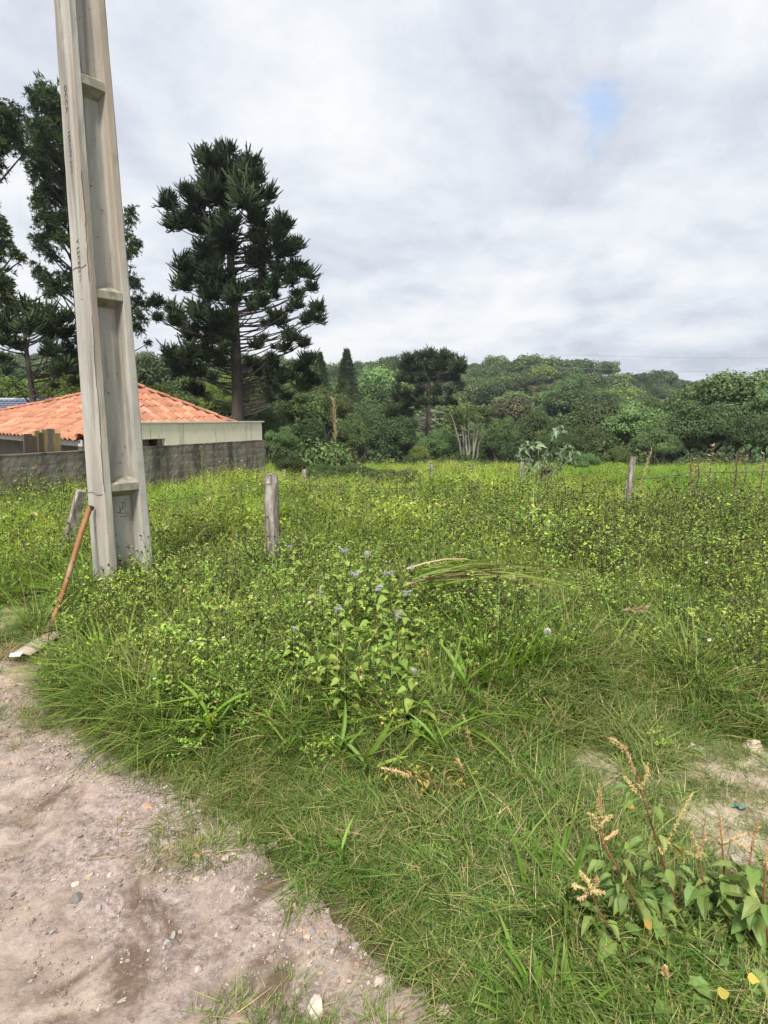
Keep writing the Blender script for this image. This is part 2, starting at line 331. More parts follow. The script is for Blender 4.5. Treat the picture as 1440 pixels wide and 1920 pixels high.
# ================================================================== SETTING
def make_ground():
    def warp(n, lo, hi, k):
        s = np.linspace(-1, 1, n); w = np.sign(s)*(np.exp(np.abs(s)*k)-1)/(math.exp(k)-1); return np.where(w < 0, -w*lo, w*hi)
    xs = warp(221, -900, 900, 6.2)
    ys = np.concatenate([np.linspace(-60, -2, 12), np.arange(-1.7, 7, .07), 7*np.exp(np.linspace(0.01, math.log(2500/7), 120))])
    V, Q = grid_mesh(xs, ys, H)
    mb = MB().add(V, Q)
    m, nt, out = new_mat('soil'); N = nt.nodes.new; L = nt.links.new
    g = N('ShaderNodeNewGeometry')
    n = N('ShaderNodeTexNoise'); n.inputs['Scale'].default_value = 9; n.inputs['Detail'].default_value = 8; n.inputs['Roughness'].default_value = .7; L(g.outputs['Position'], n.inputs['Vector'])
    r = ramp_node(nt, [(.3, (.035, .032, .016)), (.5, (.075, .062, .034)), (.7, (.15, .12, .075))]); L(n.outputs['Fac'], r.inputs[0])
    # worn patch of pale dusty soil
    r2 = ramp_node(nt, [(.3, (.22, .17, .12)), (.55, (.40, .33, .25)), (.7, (.54, .47, .39))]); L(n.outputs['Fac'], r2.inputs[0])
    col = r.outputs[0]
    for cx, cy, rad in ((1.62, 2.06, .62), (1.0, 2.2, .30), (-2.95, 4.25, .55)):
        d = N('ShaderNodeVectorMath'); d.operation = 'DISTANCE'; L(g.outputs['Position'], d.inputs[0]); d.inputs[1].default_value = (cx, cy, 0)
        ad = N('ShaderNodeMath'); ad.operation = 'MULTIPLY_ADD'; ad.inputs[1].default_value = .9; L(n.outputs['Fac'], ad.inputs[0]); L(d.outputs['Value'], ad.inputs[2])
        mr = N('ShaderNodeMapRange'); mr.inputs['From Min'].default_value = rad+.55; mr.inputs['From Max'].default_value = rad+.3; L(ad.outputs[0], mr.inputs['Value'])
        mx = N('ShaderNodeMix'); mx.data_type = 'RGBA'; L(mr.outputs[0], mx.inputs['Factor']); L(col, mx.inputs[6]); L(r2.outputs[0], mx.inputs[7]); col = mx.outputs[2]
    p = N('ShaderNodeBsdfPrincipled'); p.inputs['Roughness'].default_value = .95; p.inputs['Specular IOR Level'].default_value = .1; L(col, p.inputs['Base Color'])
    b = N('ShaderNodeBump'); b.inputs['Strength'].default_value = .6; b.inputs['Distance'].default_value = .03; L(n.outputs['Fac'], b.inputs['Height']); L(b.outputs[0], p.inputs['Normal'])
    L(p.outputs[0], out.inputs['Surface'])
    o = link('ground', mb.mesh('ground', m, True)); tag(o, 'earth ground of the field falling away to the valley and rising to the hill', kind='structure')
make_ground()

def make_road():
    xs = np.arange(-7, 1.6, .026); ys = np.arange(-2.5, 7.0, .026)
    V, Q = grid_mesh(xs, ys, road_z)
    # more small relief: lumps and tyre-pressed ground
    ok = edge(V[:, 0], V[:, 1]) < .5
    Q = Q[ok[Q].all(1)]
    used = np.unique(Q); re = np.full(len(V), -1); re[used] = np.arange(len(used))
    V = V[used]; Q = re[Q]
    lump = np.clip(fbm(V[:, 0]*17, V[:, 1]*17, 3, 51)-.46, 0, 1)*.11*sstep(.38, .52, fbm(V[:, 0]*1.4, V[:, 1]*1.4, 3, 55))+(R.random(len(V))-.5)*.004
    V[:, 2] += lump
    mb = MB().add(V, Q)
    m, nt, out = new_mat('dirt'); N = nt.nodes.new; L = nt.links.new
    g = N('ShaderNodeNewGeometry')
    def noise(sc, det, rg=.6, dist=0.):
        n = N('ShaderNodeTexNoise'); n.inputs['Scale'].default_value = sc; n.inputs['Detail'].default_value = det; n.inputs['Roughness'].default_value = rg; n.inputs['Distortion'].default_value = dist; L(g.outputs['Position'], n.inputs['Vector']); return n.outputs['Fac']
    fine = noise(38, 10, .8); mid = noise(7, 7, .65, .4); big = noise(1.7, 5, .6, .6)
    ra = ramp_node(nt, [(.32, (.16, .12, .093)), (.5, (.345, .268, .218)), (.66, (.475, .39, .322))]); L(mid, ra.inputs[0])
    rb = ramp_node(nt, [(.38, (.115, .088, .08)), (.5, (.32, .25, .233)), (.60, (.48, .395, .373))]); L(fine, rb.inputs[0])
    def mix(f, a, b, lo, hi, amt=1.):
        mr = N('ShaderNodeMapRange'); mr.inputs['From Min'].default_value = lo; mr.inputs['From Max'].default_value = hi; mr.inputs['To Max'].default_value = amt; L(f, mr.inputs['Value'])
        x = N('ShaderNodeMix'); x.data_type = 'RGBA'; L(mr.outputs[0], x.inputs['Factor']); L(a, x.inputs[6])
        if isinstance(b, tuple): x.inputs[7].default_value = b+(1,)
        else: L(b, x.inputs[7])
        return x.outputs[2]
    col = mix(big, ra.outputs[0], rb.outputs[0], .42, .6, .85)
    damp = noise(2.3, 7, .68, .8)
    col = mix(damp, col, (.12, .08, .054), .52, .62, .85)
    grit = noise(110, 6, .8); col = mix(grit, col, (.10, .08, .068), .56, .70, .6); col = mix(grit, col, (.50, .43, .38), .44, .32, .5)
    p = N('ShaderNodeBsdfPrincipled'); p.inputs['Roughness'].default_value = .95; p.inputs['Specular IOR Level'].default_value = .12; L(col, p.inputs['Base Color'])
    b = N('ShaderNodeBump'); b.inputs['Strength'].default_value = .7; b.inputs['Distance'].default_value = .012; L(fine, b.inputs['Height'])
    b2 = N('ShaderNodeBump'); b2.inputs['Strength'].default_value = .6; b2.inputs['Distance'].default_value = .03; L(mid, b2.inputs['Height']); L(b.outputs[0], b2.inputs['Normal']); L(b2.outputs[0], p.inputs['Normal'])
    L(p.outputs[0], out.inputs['Surface'])
    o = link('dirt_road', mb.mesh('dirt_road', m, True)); tag(o, 'unpaved dirt road of pale pinkish dust and gravel', kind='structure')
make_road()

# ------------------------------------------------------------------ utility pole
def make_pole():
    th = math.radians(50); u = np.array([math.cos(th), math.sin(th), 0]); w = np.array([-math.sin(th), math.cos(th), 0])
    c0 = np.array([-2.172, 4.575, 0])
    root = empty('utility_pole', (c0[0], c0[1], 0), 'tall tapering concrete utility pole with recessed panels beside the dirt road', 'utility pole')
    def prof(z):
        B = .385-.0255*z; A = .30-.0165*z; fl = .068-.003*z; web = .022; dr = .028
        a, b = A/2, B/2; ch = .012
        return np.array([(-b, -a+ch), (-b+ch, -a), (-b+fl, -a), (-b+fl+dr, -web-.015), (b-fl-dr, -web-.015), (b-fl, -a), (b-ch, -a), (b, -a+ch),
                         (b, a-ch), (b-ch, a), (b-fl, a), (b-fl-dr, web-.015), (-b+fl+dr, web-.015), (-b+fl, a), (-b+ch, a), (-b, a-ch)]), A, B, fl
    zs = np.concatenate([np.linspace(-.5, 8.6, 70)])
    V = []
    for z in zs:
        p = prof(max(z, 0))[0]
        jit = (R.random((len(p), 2))-.5)*.003
        p = p+jit
        V.append(np.stack([p[:, 0]*u[0]+p[:, 1]*w[0], p[:, 0]*u[1]+p[:, 1]*w[1], np.full(len(p), z)], 1))
    V = np.array(V); n, k, _ = V.shape
    i = np.arange(n-1)[:, None]*k; j = np.arange(k)[None]; j2 = (j+1) % k
    Q = np.stack([i+j, i+j2, i+k+j2, i+k+j], -1).reshape(-1, 4)
    mb = MB().add(V.reshape(-1, 3), Q)
    top = V[-1]; mb.add(top, [[0, 1, 2, 3], [0, 3, 12, 15], [15, 12, 13, 14], [3, 4, 11, 12], [4, 5, 6, 7], [4, 7, 8, 11], [11, 8, 9, 10]])
    conc = surface('weathered_concrete', [(.25, (.25, .24, .215)), (.48, (.41, .395, .355)), (.7, (.50, .485, .44))], 3.2, stretch=(1.6, 1.6, .35), bump=.35, bump_scale=60, bdist=.004,
                   stain=[(2.2, (5, 5, .35), .51, .66, (.19, .18, .15), .85), (1.6, (5, 5, .22), .52, .68, (.36, .28, .21), .6), (7, (1, 1, .7), .62, .75, (.21, .22, .15), .5), (40, (1, 1, 1), .66, .72, (.12, .11, .09), .6)])
    link('shaft', mb.mesh('shaft', conc), root)
    mossy = surface('mossy_concrete', [(.3, (.16, .15, .11)), (.6, (.32, .30, .24)), (.75, (.40, .37, .31))], 14, bump=.5, bump_scale=60, bdist=.005)
    for z in (1.015, 2.475, 3.93, 5.38, 6.8):
        for sgn in (-1, 1):
            p, A, B, fl = prof(z); s = MB(); wf = -.0355 if sgn < 0 else .0055; dep = A/2-.004
            hw = B/2-fl
            pts = []
            for (uu, ww) in ((-hw, dep*sgn), (hw, dep*sgn), (hw-.027, wf), (-hw+.027, wf)): pts.append(u*uu+w*ww)
            zz = [(-.030, .026), (-.030, .026), (-.085, .075), (-.085, .075)]
            lo = [q+np.array([0, 0, z+a]) for q, (a, b) in zip(pts, zz)]; hi = [q+np.array([0, 0, z+b]) for q, (a, b) in zip(pts, zz)]
            s.add(np.array(lo+hi), [[0, 3, 2, 1], [4, 5, 6, 7], [0, 1, 5, 4], [1, 2, 6, 5], [2, 3, 7, 6], [3, 0, 4, 7]])
            link('rib', s.mesh('rib', mossy), root)
    # inscription scratched down the left face
    ink = plain('ink', (.13, .10, .09), .9, .1)
    def text(body, zt, size, off=0.0, name='inscription'):
        cu = bpy.data.curves.new(name, 'FONT'); cu.body = body; cu.size = size; cu.extrude = .0006; cu.space_character = 1.12; cu.materials.append(ink)
        tmp = bpy.data.objects.new(name, cu); me = bpy.data.meshes.new_from_object(tmp); bpy.data.objects.remove(tmp); o = link(name, me, root); o['kind'] = 'stuff'
        p, A, B, fl = prof(zt)
        tx = np.array([0, 0, -1.0]); n = -u; ty = np.cross(n, tx)
        p2 = prof(zt-1)[0]
        zc = norm(-np.array([0, 0, 1.0])-u*.01275)
        M = np.eye(4); M[:3, 0] = zc; M[:3, 1] = np.cross(-u, zc); M[:3, 2] = -u
        M[:3, 3] = -u*(B/2+.0022)+w*off+np.array([0, 0, zt]); o.matrix_local = Matrix(M)
    text('OCCA', 3.90, .058, .03); text('1SRON ZERCLREFGEKRRC1', 3.60, .052, .02); text('Y LLCELETHLCU', 2.86, .054, .01)
    # dark scrawl on the lower panel, cracks
    s = MB(); p, A, B, fl = prof(.75)
    rr = np.random.default_rng(3)
    for k in range(9):
        a0 = np.array([.01+rr.normal()*.03, .80+rr.normal()*.025]); pts = [a0]
        ang = rr.choice([-.5, .3, .9, -.1])+rr.normal()*.3
        for q in range(4): ang += rr.normal()*.35; pts.append(pts[-1]+np.array([math.cos(ang), math.sin(ang)])*.016)
        tube(s, [u*q[0]-w*.0385+np.array([0, 0, q[1]]) for q in pts], .0016, 4)
    link('scrawl', s.mesh('scrawl', ink), root)
    s = MB()
    for z0, z1, off in ((2.3, .98, .105), (3.3, 2.55, .10)):
        zz = np.linspace(z0, z1, 30); B_ = .385-.0255*zz
        A_ = .30-.0165*zz
        tube(s, [u*(-b/2+.0135+.003*math.sin(z*9)+.002*rr.normal())-w*(a/2+.0005)+np.array([0, 0, z]) for z, a, b in zip(zz, A_, B_)], .0022, 4)
    for z in (.965, 2.66):
        A_ = .30-.0165*z; B_ = .385-.0255*z
        tube(s, [-u*(B_/2+.0008)+w*q+np.array([0, 0, z+.008*math.sin(q*30)]) for q in np.linspace(-A_/2+.01, A_/2-.02, 8)], .0025, 4)
    link('crack', s.mesh('crack', ink), root)
    s = MB()
    for du, z in ((-.03, 1.75), (.045, 1.27), (.065, 1.33), (.02, 1.2), (-.055, .62), (-.05, .52), (.05, 1.9), (-.02, 2.9), (.03, 3.1), (-.04, 3.25)):
        box(s, u*du-w*.0385+np.array([0, 0, z]), (.011, .004, .007))
    link('void_mark', s.mesh('void_mark', ink), root)['kind'] = 'stuff'
    return root
make_pole()

# ------------------------------------------------------------------ hoe
def make_hoe():
    top = at(171, 951, 4.42); low = np.array([-2.41, 3.87, .05])
    root = empty('hoe', (low[0], low[1], 0), 'rusty bladed hoe with a brown wooden handle leaning against the concrete pole', 'hoe')
    o0 = np.array([low[0], low[1], 0])
    wood = surface('handle_wood', [(.3, (.15, .062, .025)), (.55, (.27, .125, .05)), (.75, (.36, .20, .09))], 5, stretch=(3, 3, .4), bump=.3, rough=.55,
                   stain=[(2.2, (1, 1, 1), .5, .62, (.36, .29, .2), .7)])
    t = np.linspace(0, 1, 14)[:, None]; P = low+(top-low)*t
    P = P+np.stack([.008*np.sin(t[:, 0]*5), .006*np.cos(t[:, 0]*4), 0*t[:, 0]], 1)
    mb = MB(); tube(mb, P-o0, np.linspace(.0165, .0215, 14), 10, rough=.04)
    link('handle', mb.mesh('handle', wood, True), root)
    mb = MB(); dv = norm(top-low); tube(mb, [top-o0-dv*.02, top-o0+dv*.006], .0225, 10)
    link('handle_end', mb.mesh('handle_end', plain('charred_wood', (.03, .022, .018))), root)
    mb = MB(); tube(mb, [low-o0-dv*.02, low-o0+dv*.07], [.022, .019], 10)
    link('socket', mb.mesh('socket', plain('rusty_iron', (.16, .09, .06), .7)), root)
    # blade: rounded at the socket, flaring to the cutting edge, slightly dished
    a = np.array([-2.33, 3.81, .055]); b = np.array([-2.36, 3.47, .045])
    d = norm(b-a); sd = norm(np.cross(d, [0, 0, 1])); up = np.cross(sd, d)
    prof = [(0, .022), (.04, .05), (.12, .062), (.3, .068), (.6, .07), (.85, .072), (1, .066)]
    rows = []
    for s, hw in prof:
        for k in range(5):
            q = -1+k*.5; rows.append(a+(b-a)*s+sd*hw*q+up*(.012*(1-q*q)-.006*s))
    V = np.array(rows)-o0; V2 = V-np.array([0, 0, .004]); n = len(prof)
    i = (np.arange(n-1)[:, None]*5+np.arange(4)[None]); Qt = np.stack([i, i+1, i+6, i+5], -1).reshape(-1, 4)
    off = n*5; rim = [k*5 for k in range(n)]+[off_ for off_ in range((n-1)*5+1, n*5)]+[k*5+4 for k in range(n-2, -1, -1)]+[3, 2, 1]
    Qs = [[rim[k], rim[(k+1) % len(rim)], rim[(k+1) % len(rim)]+off, rim[k]+off] for k in range(len(rim))]
    mb = MB().add(np.vstack([V, V2]), np.vstack([Qt, Qt[:, ::-1]+off, Qs]))
    iron = surface('worn_blade', [(.3, (.25, .18, .135)), (.55, (.38, .30, .24)), (.75, (.46, .38, .32))], 9, bump=.2, rough=.6, stain=[(6, (1, 1, 1), .55, .68, (.24, .12, .07), .7)])
    link('blade', mb.mesh('blade', iron, True), root)
    mb = MB(); c = a+(b-a)*.93
    for q in (0,): 
        e0 = a+(b-a)*1.0; V = np.array([e0+sd*.066+up*.001, e0-sd*.02+up*.008, e0-sd*.02+d*.03-up*.004, e0+sd*.058+d*.03-up*.01])-o0+np.array([0, 0, .002])
        V = np.vstack([V, V-np.array([0, 0, .004])]); mb.add(V, [[0, 1, 2, 3], [7, 6, 5, 4], [0, 4, 5, 1], [1, 5, 6, 2], [2, 6, 7, 3], [3, 7, 4, 0]])
    link('cutting_edge', mb.mesh('cutting_edge', plain('bright_steel', (.55, .55, .6), .35, .5)), root)
make_hoe()

# ------------------------------------------------------------------ fence
POSTW = surface('grey_wood', [(.34, (.09, .072, .056)), (.48, (.24, .21, .18)), (.62, (.46, .42, .37))], 16, stretch=(1.3, 1.3, .14), bump=1., bump_scale=26, bdist=.02, stain=[(3, (3, 3, .4), .55, .65, (.055, .045, .035), .8)])
def post(px, py, Y, r, label, lean=(0, 0), h=None, sq=False):
    t = at(px, py, Y); zb = float(H(t[0], t[1]))
    root = empty('fence_post', (t[0], t[1], zb), label, 'fence post', 'old fence posts of the field')
    hh = t[2]-zb; n = 16; zz = np.linspace(-.25, hh, n); P = np.stack([lean[0]*(zz-hh), lean[1]*(zz-hh), zz], 1)
    P[:, 0] += .006*np.sin(zz*7+px); mb = MB()
    rr = r*(1.0+.06*np.sin(zz*5+px)); rr[-1] *= .86
    tube(mb, P, rr, 4 if sq else 20, rough=0.02 if sq else .05)
    if not sq:
        V = mb.V[0]; k = 20; ax = np.repeat(P, k, 0); gr = 1+.10*(hash2(np.tile(np.arange(k), n)*1.0, np.floor(np.repeat(zz, k)*3), px)-.5)*2; V[:] = ax+(V-ax)*gr[:, None]
        top_ = V[-k:]; top_[:, 2] += .02*(hash2(np.arange(k)*1.0, 0, px)-.5)
    link('post_body', mb.mesh('post_body', POSTW, False), root)
    return t
P_near = post(508, 889, 5.0, .064, 'weathered grey wooden fence post, the nearest one, right of the concrete pole')
P_far = post(1187, 856, 9.0, .052, 'split wooden fence post at the right edge of the field under the big trees', (.05, 0))
P_mid = post(980, 866, 13., .045, 'thin fence post half hidden by the silvery sapling')
P_808 = post(809, 869, 17., .055, 'short pale fence post below the bare-stemmed tree')
P_570 = post(571, 880, 15., .07, 'stubby mossy fence post beyond the field near the house wall end')
P_532 = post(533, 880, 16.5, .05, 'slim grey fence post right beside the house wall end')
P_700 = post(886, 872, 16., .03, 'thin stick-like fence post in the brush at the middle of the field edge')
P_left = post(152, 920, 5.6, .062, 'leaning squared grey fence post just left of the concrete pole', (.33, 0), sq=True)
WIRE = plain('rusty_wire', (.10, .075, .06), .7)
def wire(pts, label, r=.0022, sag=.05, barbs=True):
    mb = MB(); P = []
    pts = [np.array(p) for p in pts]
    for a, b in zip(pts[:-1], pts[1:]):
        for t in np.linspace(0, 1, 24, endpoint=False): q = a+(b-a)*t; q = q-np.array([0, 0, sag*4*t*(1-t)]); P.append(q)
    P.append(pts[-1]); P = np.array(P); o0 = P[0].copy(); P = P-o0
    tube(mb, P, r, 5)
    root = empty('fence_wire', o0, label, 'wire', 'wire strands of the field fence')
    link('strand', mb.mesh('strand', WIRE), root)
    if barbs:
        mb = MB()
        for q in P[2::3]:
            v = norm(R.normal(size=3))*.014; tube(mb, [q-v, q+v], r*.8, 4)
        link('barb', mb.mesh('barb', WIRE), root)['kind'] = 'stuff'
wire([at(152, 945, 5.55), at(508, 905, 5.0)+[0, -.07, 0], at(1010, 906, 6.5), at(1180, 897, 9.0), at(1440, 878, 9.4), at(1700, 872, 9.8)], 'upper barbed strand running from the near grey post to the right')
wire([at(152, 985, 5.55), at(508, 1002, 5.0)+[0, -.07, 0], at(760, 1022, 5.2), at(1090, 1043, 5.4), at(1700, 1050, 5.6)], 'lower wire strand running low through the weeds', .0018, .02, False)
wire([at(1187, 862, 9.0), at(1440, 861, 9.8), at(1750, 866, 10.6)], 'thin wire strand in front of the shaded tree bases', .002, .03, False)
wire([at(1187, 897, 9.0)+[.05, -.05, 0], at(1300, 884, 9.3), at(1500, 880, 9.6)], 'thick rusty strand dipping to the right of the split post', .006, .03, False)

# ------------------------------------------------------------------ boundary wall of blocks
WD = norm(np.array([.38, .925, 0])); WN = np.array([WD[1], -WD[0], 0]); WEND = np.array([-3.86, 18.0, 0]); WTOP = .87
def wpt(s, z=0, out=0): return WEND-WD*s+WN*out+np.array([0, 0, z])
def basis_obj(o, x, y, z, loc):
    M = np.eye(4); M[:3, 0] = x; M[:3, 1] = y; M[:3, 2] = z; M[:3, 3] = loc; o.matrix_local = Matrix(M)
def make_wall():
    root = empty('block_wall', tuple(WEND-np.array([0, 0, 1.0])), 'mould-stained grey block boundary wall beside the house', 'wall'); o0 = WEND-np.array([0, 0, 1.0])
    st = [(1.1, (2.0, 2.0, .25), .47, .62, (.042, .040, .033), .85), (5, (1, 1, .8), .5, .7, (.24, .205, .165), .5), (1.1, (1, 1, 1), .62, .75, (.30, .19, .13), .5)]
    bm_ = surface('wall_block', [(.28, (.13, .115, .092)), (.5, (.215, .19, .155)), (.72, (.29, .26, .215))], 3.5, bump=.8, bump_scale=40, bdist=.012, stain=st, coord='World', vary=.06)
    # world-continuous stains: object coordinates of each block are offset by its random number
    meshes = []
    for v in range(5):
        r = np.random.default_rng(40+v); mb = MB()
        nx, nz = 7, 4; X = np.linspace(-.198, .198, nx); Z = np.linspace(-.0985, .0985, nz)
        XX, ZZ = np.meshgrid(X, Z); Y = -.07+(r.random(XX.shape)-.5)*.008
        Y[0] = Y[-1] = -.066; Y[:, 0] = Y[:, -1] = -.066
        Vv = np.stack([XX, Y, ZZ], -1).reshape(-1, 3); i = (np.arange(nz-1)[:, None]*nx+np.arange(nx-1)[None]); mb.add(Vv, np.stack([i, i+1, i+nx+1, i+nx], -1).reshape(-1, 4))
        box(mb, (0, .0035, 0), (.396, .135, .197)); meshes.append(mb.mesh('block', bm_))
    k = 0
    for row in range(9):
        z = WTOP-.1-row*.2
        for c in range(33):
            s = .2+c*.4+(.2 if row % 2 else 0)
            if s > 13.2: continue
            if z+.1 < float(H(*wpt(s)[:2]))-.05: continue
            o = link('block', meshes[R.integers(5)], root)
            basis_obj(o, WD, -WN, [0, 0, 1], wpt(s, z+R.normal()*.002, R.normal()*.002)-o0)
    mb = MB(); mid = wpt(6.7, WTOP-.93)-o0; Mt = np.stack([WD, -WN, [0, 0, 1]], 1)
    box(mb, mid, (13.5, .129, 1.84), mat=Mt); link('mortar', mb.mesh('mortar', surface('mortar', [(.28, (.11, .098, .08)), (.7, (.24, .215, .175))], 3.5, stain=st, coord='World')), root)
    mb = MB(); n = 60
    for a in np.linspace(0, 13.2, n)[:-1]:
        box(mb, wpt(a+.11, WTOP+.012)-o0, (13.2/(n-1)-.001, .15+R.random()*.008, .022+R.random()*.006), mat=Mt)
    link('coping', mb.mesh('coping', surface('coping_mortar', [(.3, (.09, .085, .07)), (.6, (.25, .23, .20)), (.75, (.36, .33, .29))], 5, stain=st[:1], coord='World')), root)
make_wall()

# ------------------------------------------------------------------ house with tiled hip roof
def make_house():
    C = np.array([-6.62, 12.35, 1.10]); Rr = np.array([-4.42, 17.75, 1.30]); Lc = C+10.0*np.array([-.80, .60, 0]); Lc[2] = 1.27
    Bk = Rr+(Lc-C)*np.array([1, 1, 0]); Bk[2] = 1.4
    A = np.array([-7.15, 16.5, 0.])
    A[2] = CZ+A[1]*(785-726)/F
    o0 = np.array([A[0], A[1], -.6])
    root = empty('house', tuple(o0), 'low house with an orange clay tile hip roof behind the block wall', 'house')
    TM = [foliage('clay_tile', [(0, (.31, .12, .066)), (.5, (.43, .185, .108)), (1, (.52, .27, .17))], 0, rough=.8, vary=.2, hue=.012, patch=(2.2, (.24, .115, .075), .55))]
    # barrel tile, x along the eave, y up-slope, z out
    def tile_mesh(v):
        r = np.random.default_rng(v); mb = MB(); n = 9; x = np.linspace(-.118, .118, n); zz = .034*np.cos(x/.118*pi)+.02
        rows = [(-.02, .016, 1.0), (.20, .008, .96), (.40, .0, .9)]
        V = []
        for y, dz, k in rows: V.append(np.stack([x*k, np.full(n, y), zz+dz], 1))
        V = np.array(V); V2 = V[0].copy(); V2[:, 2] -= .013; V = np.concatenate([V.reshape(-1, 3), V2])
        i = (np.arange(2)[:, None]*n+np.arange(n-1)[None]); Q = np.stack([i, i+1, i+n+1, i+n], -1).reshape(-1, 4)
        j = np.arange(n-1); Q = np.vstack([Q, np.stack([3*n+j, 3*n+j+1, j+1, j], -1)])
        mb.add(V, Q, 0, np.repeat([.35, .55, .5, .1], n)+r.normal()*.15); return mb
    tmb = [tile_mesh(i) for i in range(4)]; tms = [t.mesh('roof_tile', TM) for t in tmb]
    items = []
    base = MB()
    for P0, P1 in ((C, Lc), (Rr, C)):
        e = P1-P0; wdt = np.linalg.norm(e); e = e/wdt
        n = norm(np.cross(e, A-P0)); n = n if n[2] > 0 else -n
        s = np.cross(n, e); s = s if np.dot(s, A-P0) > 0 else -s
        ht = np.dot(A-P0, s); ax = np.dot(A-P0, e)
        base.add(np.array([P0, P1, A, (P0+A)/2])-o0-n*.03, [[0, 1, 2, 3]])
        rows = int(ht/.33)
        for r in range(rows+1):
            y = r*.33-.06; f = max(0, y+.16)/ht
            x0 = ax*f; x1 = wdt+(ax-wdt)*f
            k0 = math.ceil((x0-.02)/.222); k1 = math.floor((x1+.02)/.222)
            for k in range(k0, k1+1):
                p = P0+e*(k*.222)+s*y+n*(.012+R.normal()*.004)
                ee = norm(e+s*R.normal()*.02+n*R.normal()*.015); ss = norm(s-ee*np.dot(s, ee)); nn = np.cross(ee, ss)
                if np.dot(nn, n) < 0: ee = -ee; nn = np.cross(ee, ss)
                items.append((np.linalg.norm(p-[0, 0, CZ]), ee, ss, nn, p))
    items.sort(key=lambda q: q[0]); rest = MB()
    for i, (d, ee, ss, nn, p) in enumerate(items):
        k = int(R.integers(4))
        if i < 270: basis_obj(link('roof_tile', tms[k], root), ee, ss, nn, p-o0)
        else:
            M = np.eye(4); M[:3, 0] = ee; M[:3, 1] = ss; M[:3, 2] = nn; M[:3, 3] = p-o0; rest.merge(tmb[k], M)
    link('roof_tiles', rest.mesh('roof_tiles', TM), root)['kind'] = 'stuff'
    base.add(np.array([Rr, Bk, A, (Rr+A)/2])-o0, [[0, 1, 2, 3]]); base.add(np.array([Bk, Lc, A, (Bk+A)/2])-o0, [[0, 1, 2, 3]])
    link('roof_deck', base.mesh('roof_deck', plain('roof_boards', (.20, .09, .05))), root)
    # half round ridge tiles along the hips
    def cap(v):
        mb = MB(); a = np.linspace(0, pi, 8); V = []
        for y, rr in ((-.03, .10), (.2, .09), (.4, .078)): V.append(np.stack([rr*np.cos(a), np.full(8, y), rr*np.sin(a)*.8], 1))
        V2 = V[0]*np.array([.85, 1, .8]); V = np.concatenate(V+[V2]); i = (np.arange(2)[:, None]*8+np.arange(7)[None]); j = np.arange(7)
        mb.add(V, np.vstack([np.stack([i, i+1, i+9, i+8], -1).reshape(-1, 4), np.stack([24+j, 25+j, j+1, j], -1)]), 0, .4+v); return mb.mesh('ridge_tile', TM)
    caps = [cap(-.1), cap(.15)]
    for P0 in (C, Rr, Lc):
        d = A-P0; Ln = np.linalg.norm(d); d = d/Ln; sd = norm(np.cross(d, [0, 0, 1])); up = np.cross(sd, d)
        for q in np.arange(.1, Ln-.2, .36): basis_obj(link('ridge_tile', caps[int(R.integers(2))], root), sd, d, up, P0+d*q+up*(.05+R.normal()*.006)-o0)
    # front eave: fascia board, wall set back, white post
    e = norm((Lc-C)*np.array([1, 1, 0])); inn = np.array([-e[1], e[0], 0]); inn = inn if np.dot(inn, A-C) > 0 else -inn
    white = surface('white_paint', [(.3, (.55, .54, .50)), (.7, (.72, .71, .67))], 6); grey = surface('grey_render', [(.3, (.22, .20, .175)), (.7, (.35, .32, .285))], 3, stain=[(1.2, (2, 2, .3), .5, .7, (.15, .13, .11), .5)])
    cream = surface('cream_render', [(.3, (.70, .63, .48)), (.7, (.80, .74, .60))], 2.5, bump=.15, stain=[(2.0, (3.5, 3.5, .3), .60, .74, (.22, .20, .155), .7), (9, (2, 2, .5), .63, .75, (.30, .28, .21), .6)])
    eL = np.linalg.norm(Lc-C)
    mb = MB(); nn = 24
    for k in range(nn):
        t = (k+.5)/nn; p = C+(Lc-C)*t; box(mb, p-o0+np.array([0, 0, -.085])+inn*.06, (eL/nn-.001, .03, .13), mat=np.stack([e, inn, [0, 0, 1]], 1))
    link('fascia_board', mb.mesh('fascia_board', white), root)
    zg = -.8
    def wall_seg(a, b, d, z0, z1, m, name, th=.12):
        mb = MB(); box(mb, C*[1, 1, 0]+e*(a+b)/2+inn*d+np.array([0, 0, (z0+z1)/2])-o0, (b-a, th, z1-z0), mat=np.stack([e, inn, [0, 0, 1]], 1)); return link(name, mb.mesh(name, m), root)
    wall_seg(1.75, 9.3, 1.0, zg, 1.15, grey, 'wall'); wall_seg(.2, 1.75, 2.2, zg, 1.12, plain('porch_shade', (.06, .05, .045)), 'porch_wall')  # porch back wall: shade of the dark opening painted in as a near-black colour
    mb = MB(); sd2 = norm((Rr-C)*np.array([1, 1, 0])); s0 = C*[1, 1, 0]+sd2*2.9-sd2*0+inn*0+(-WN)*.35
    box(mb, s0+np.array([0, 0, .1])-o0, (5.2, .12, 1.9), mat=np.stack([sd2, np.array([sd2[1], -sd2[0], 0]), [0, 0, 1]], 1)); link('wall', mb.mesh('wall', cream), root)
    mb = MB(); q = C+e*3.05+inn*.35; q2 = np.array([q[0], q[1], zg]); tube(mb, [q2-o0, q+[0, 0, -.05]-o0], .05, 4); link('porch_post', mb.mesh('porch_post', white), root)
    # parapet standing on the block wall
    Mt = np.stack([WD, -WN, [0, 0, 1]], 1)
    def ps(px): # distance along the wall where the picture column px meets it
        d = ray(px, 800); k = d[0]/d[1]; return (WEND[0]-k*WEND[1])/(WD[0]-k*WD[1])
    s1, s2 = ps(200), ps(305)
    p = MB(); box(p, wpt((.05+s2)/2, WTOP+.30)-o0, (s2-.05, .10, .545), mat=Mt); box(p, wpt((s1+s2)/2, WTOP+.385)-o0, (s1-s2, .0995, .375), mat=Mt)
    link('parapet', p.mesh('parapet', cream), root)
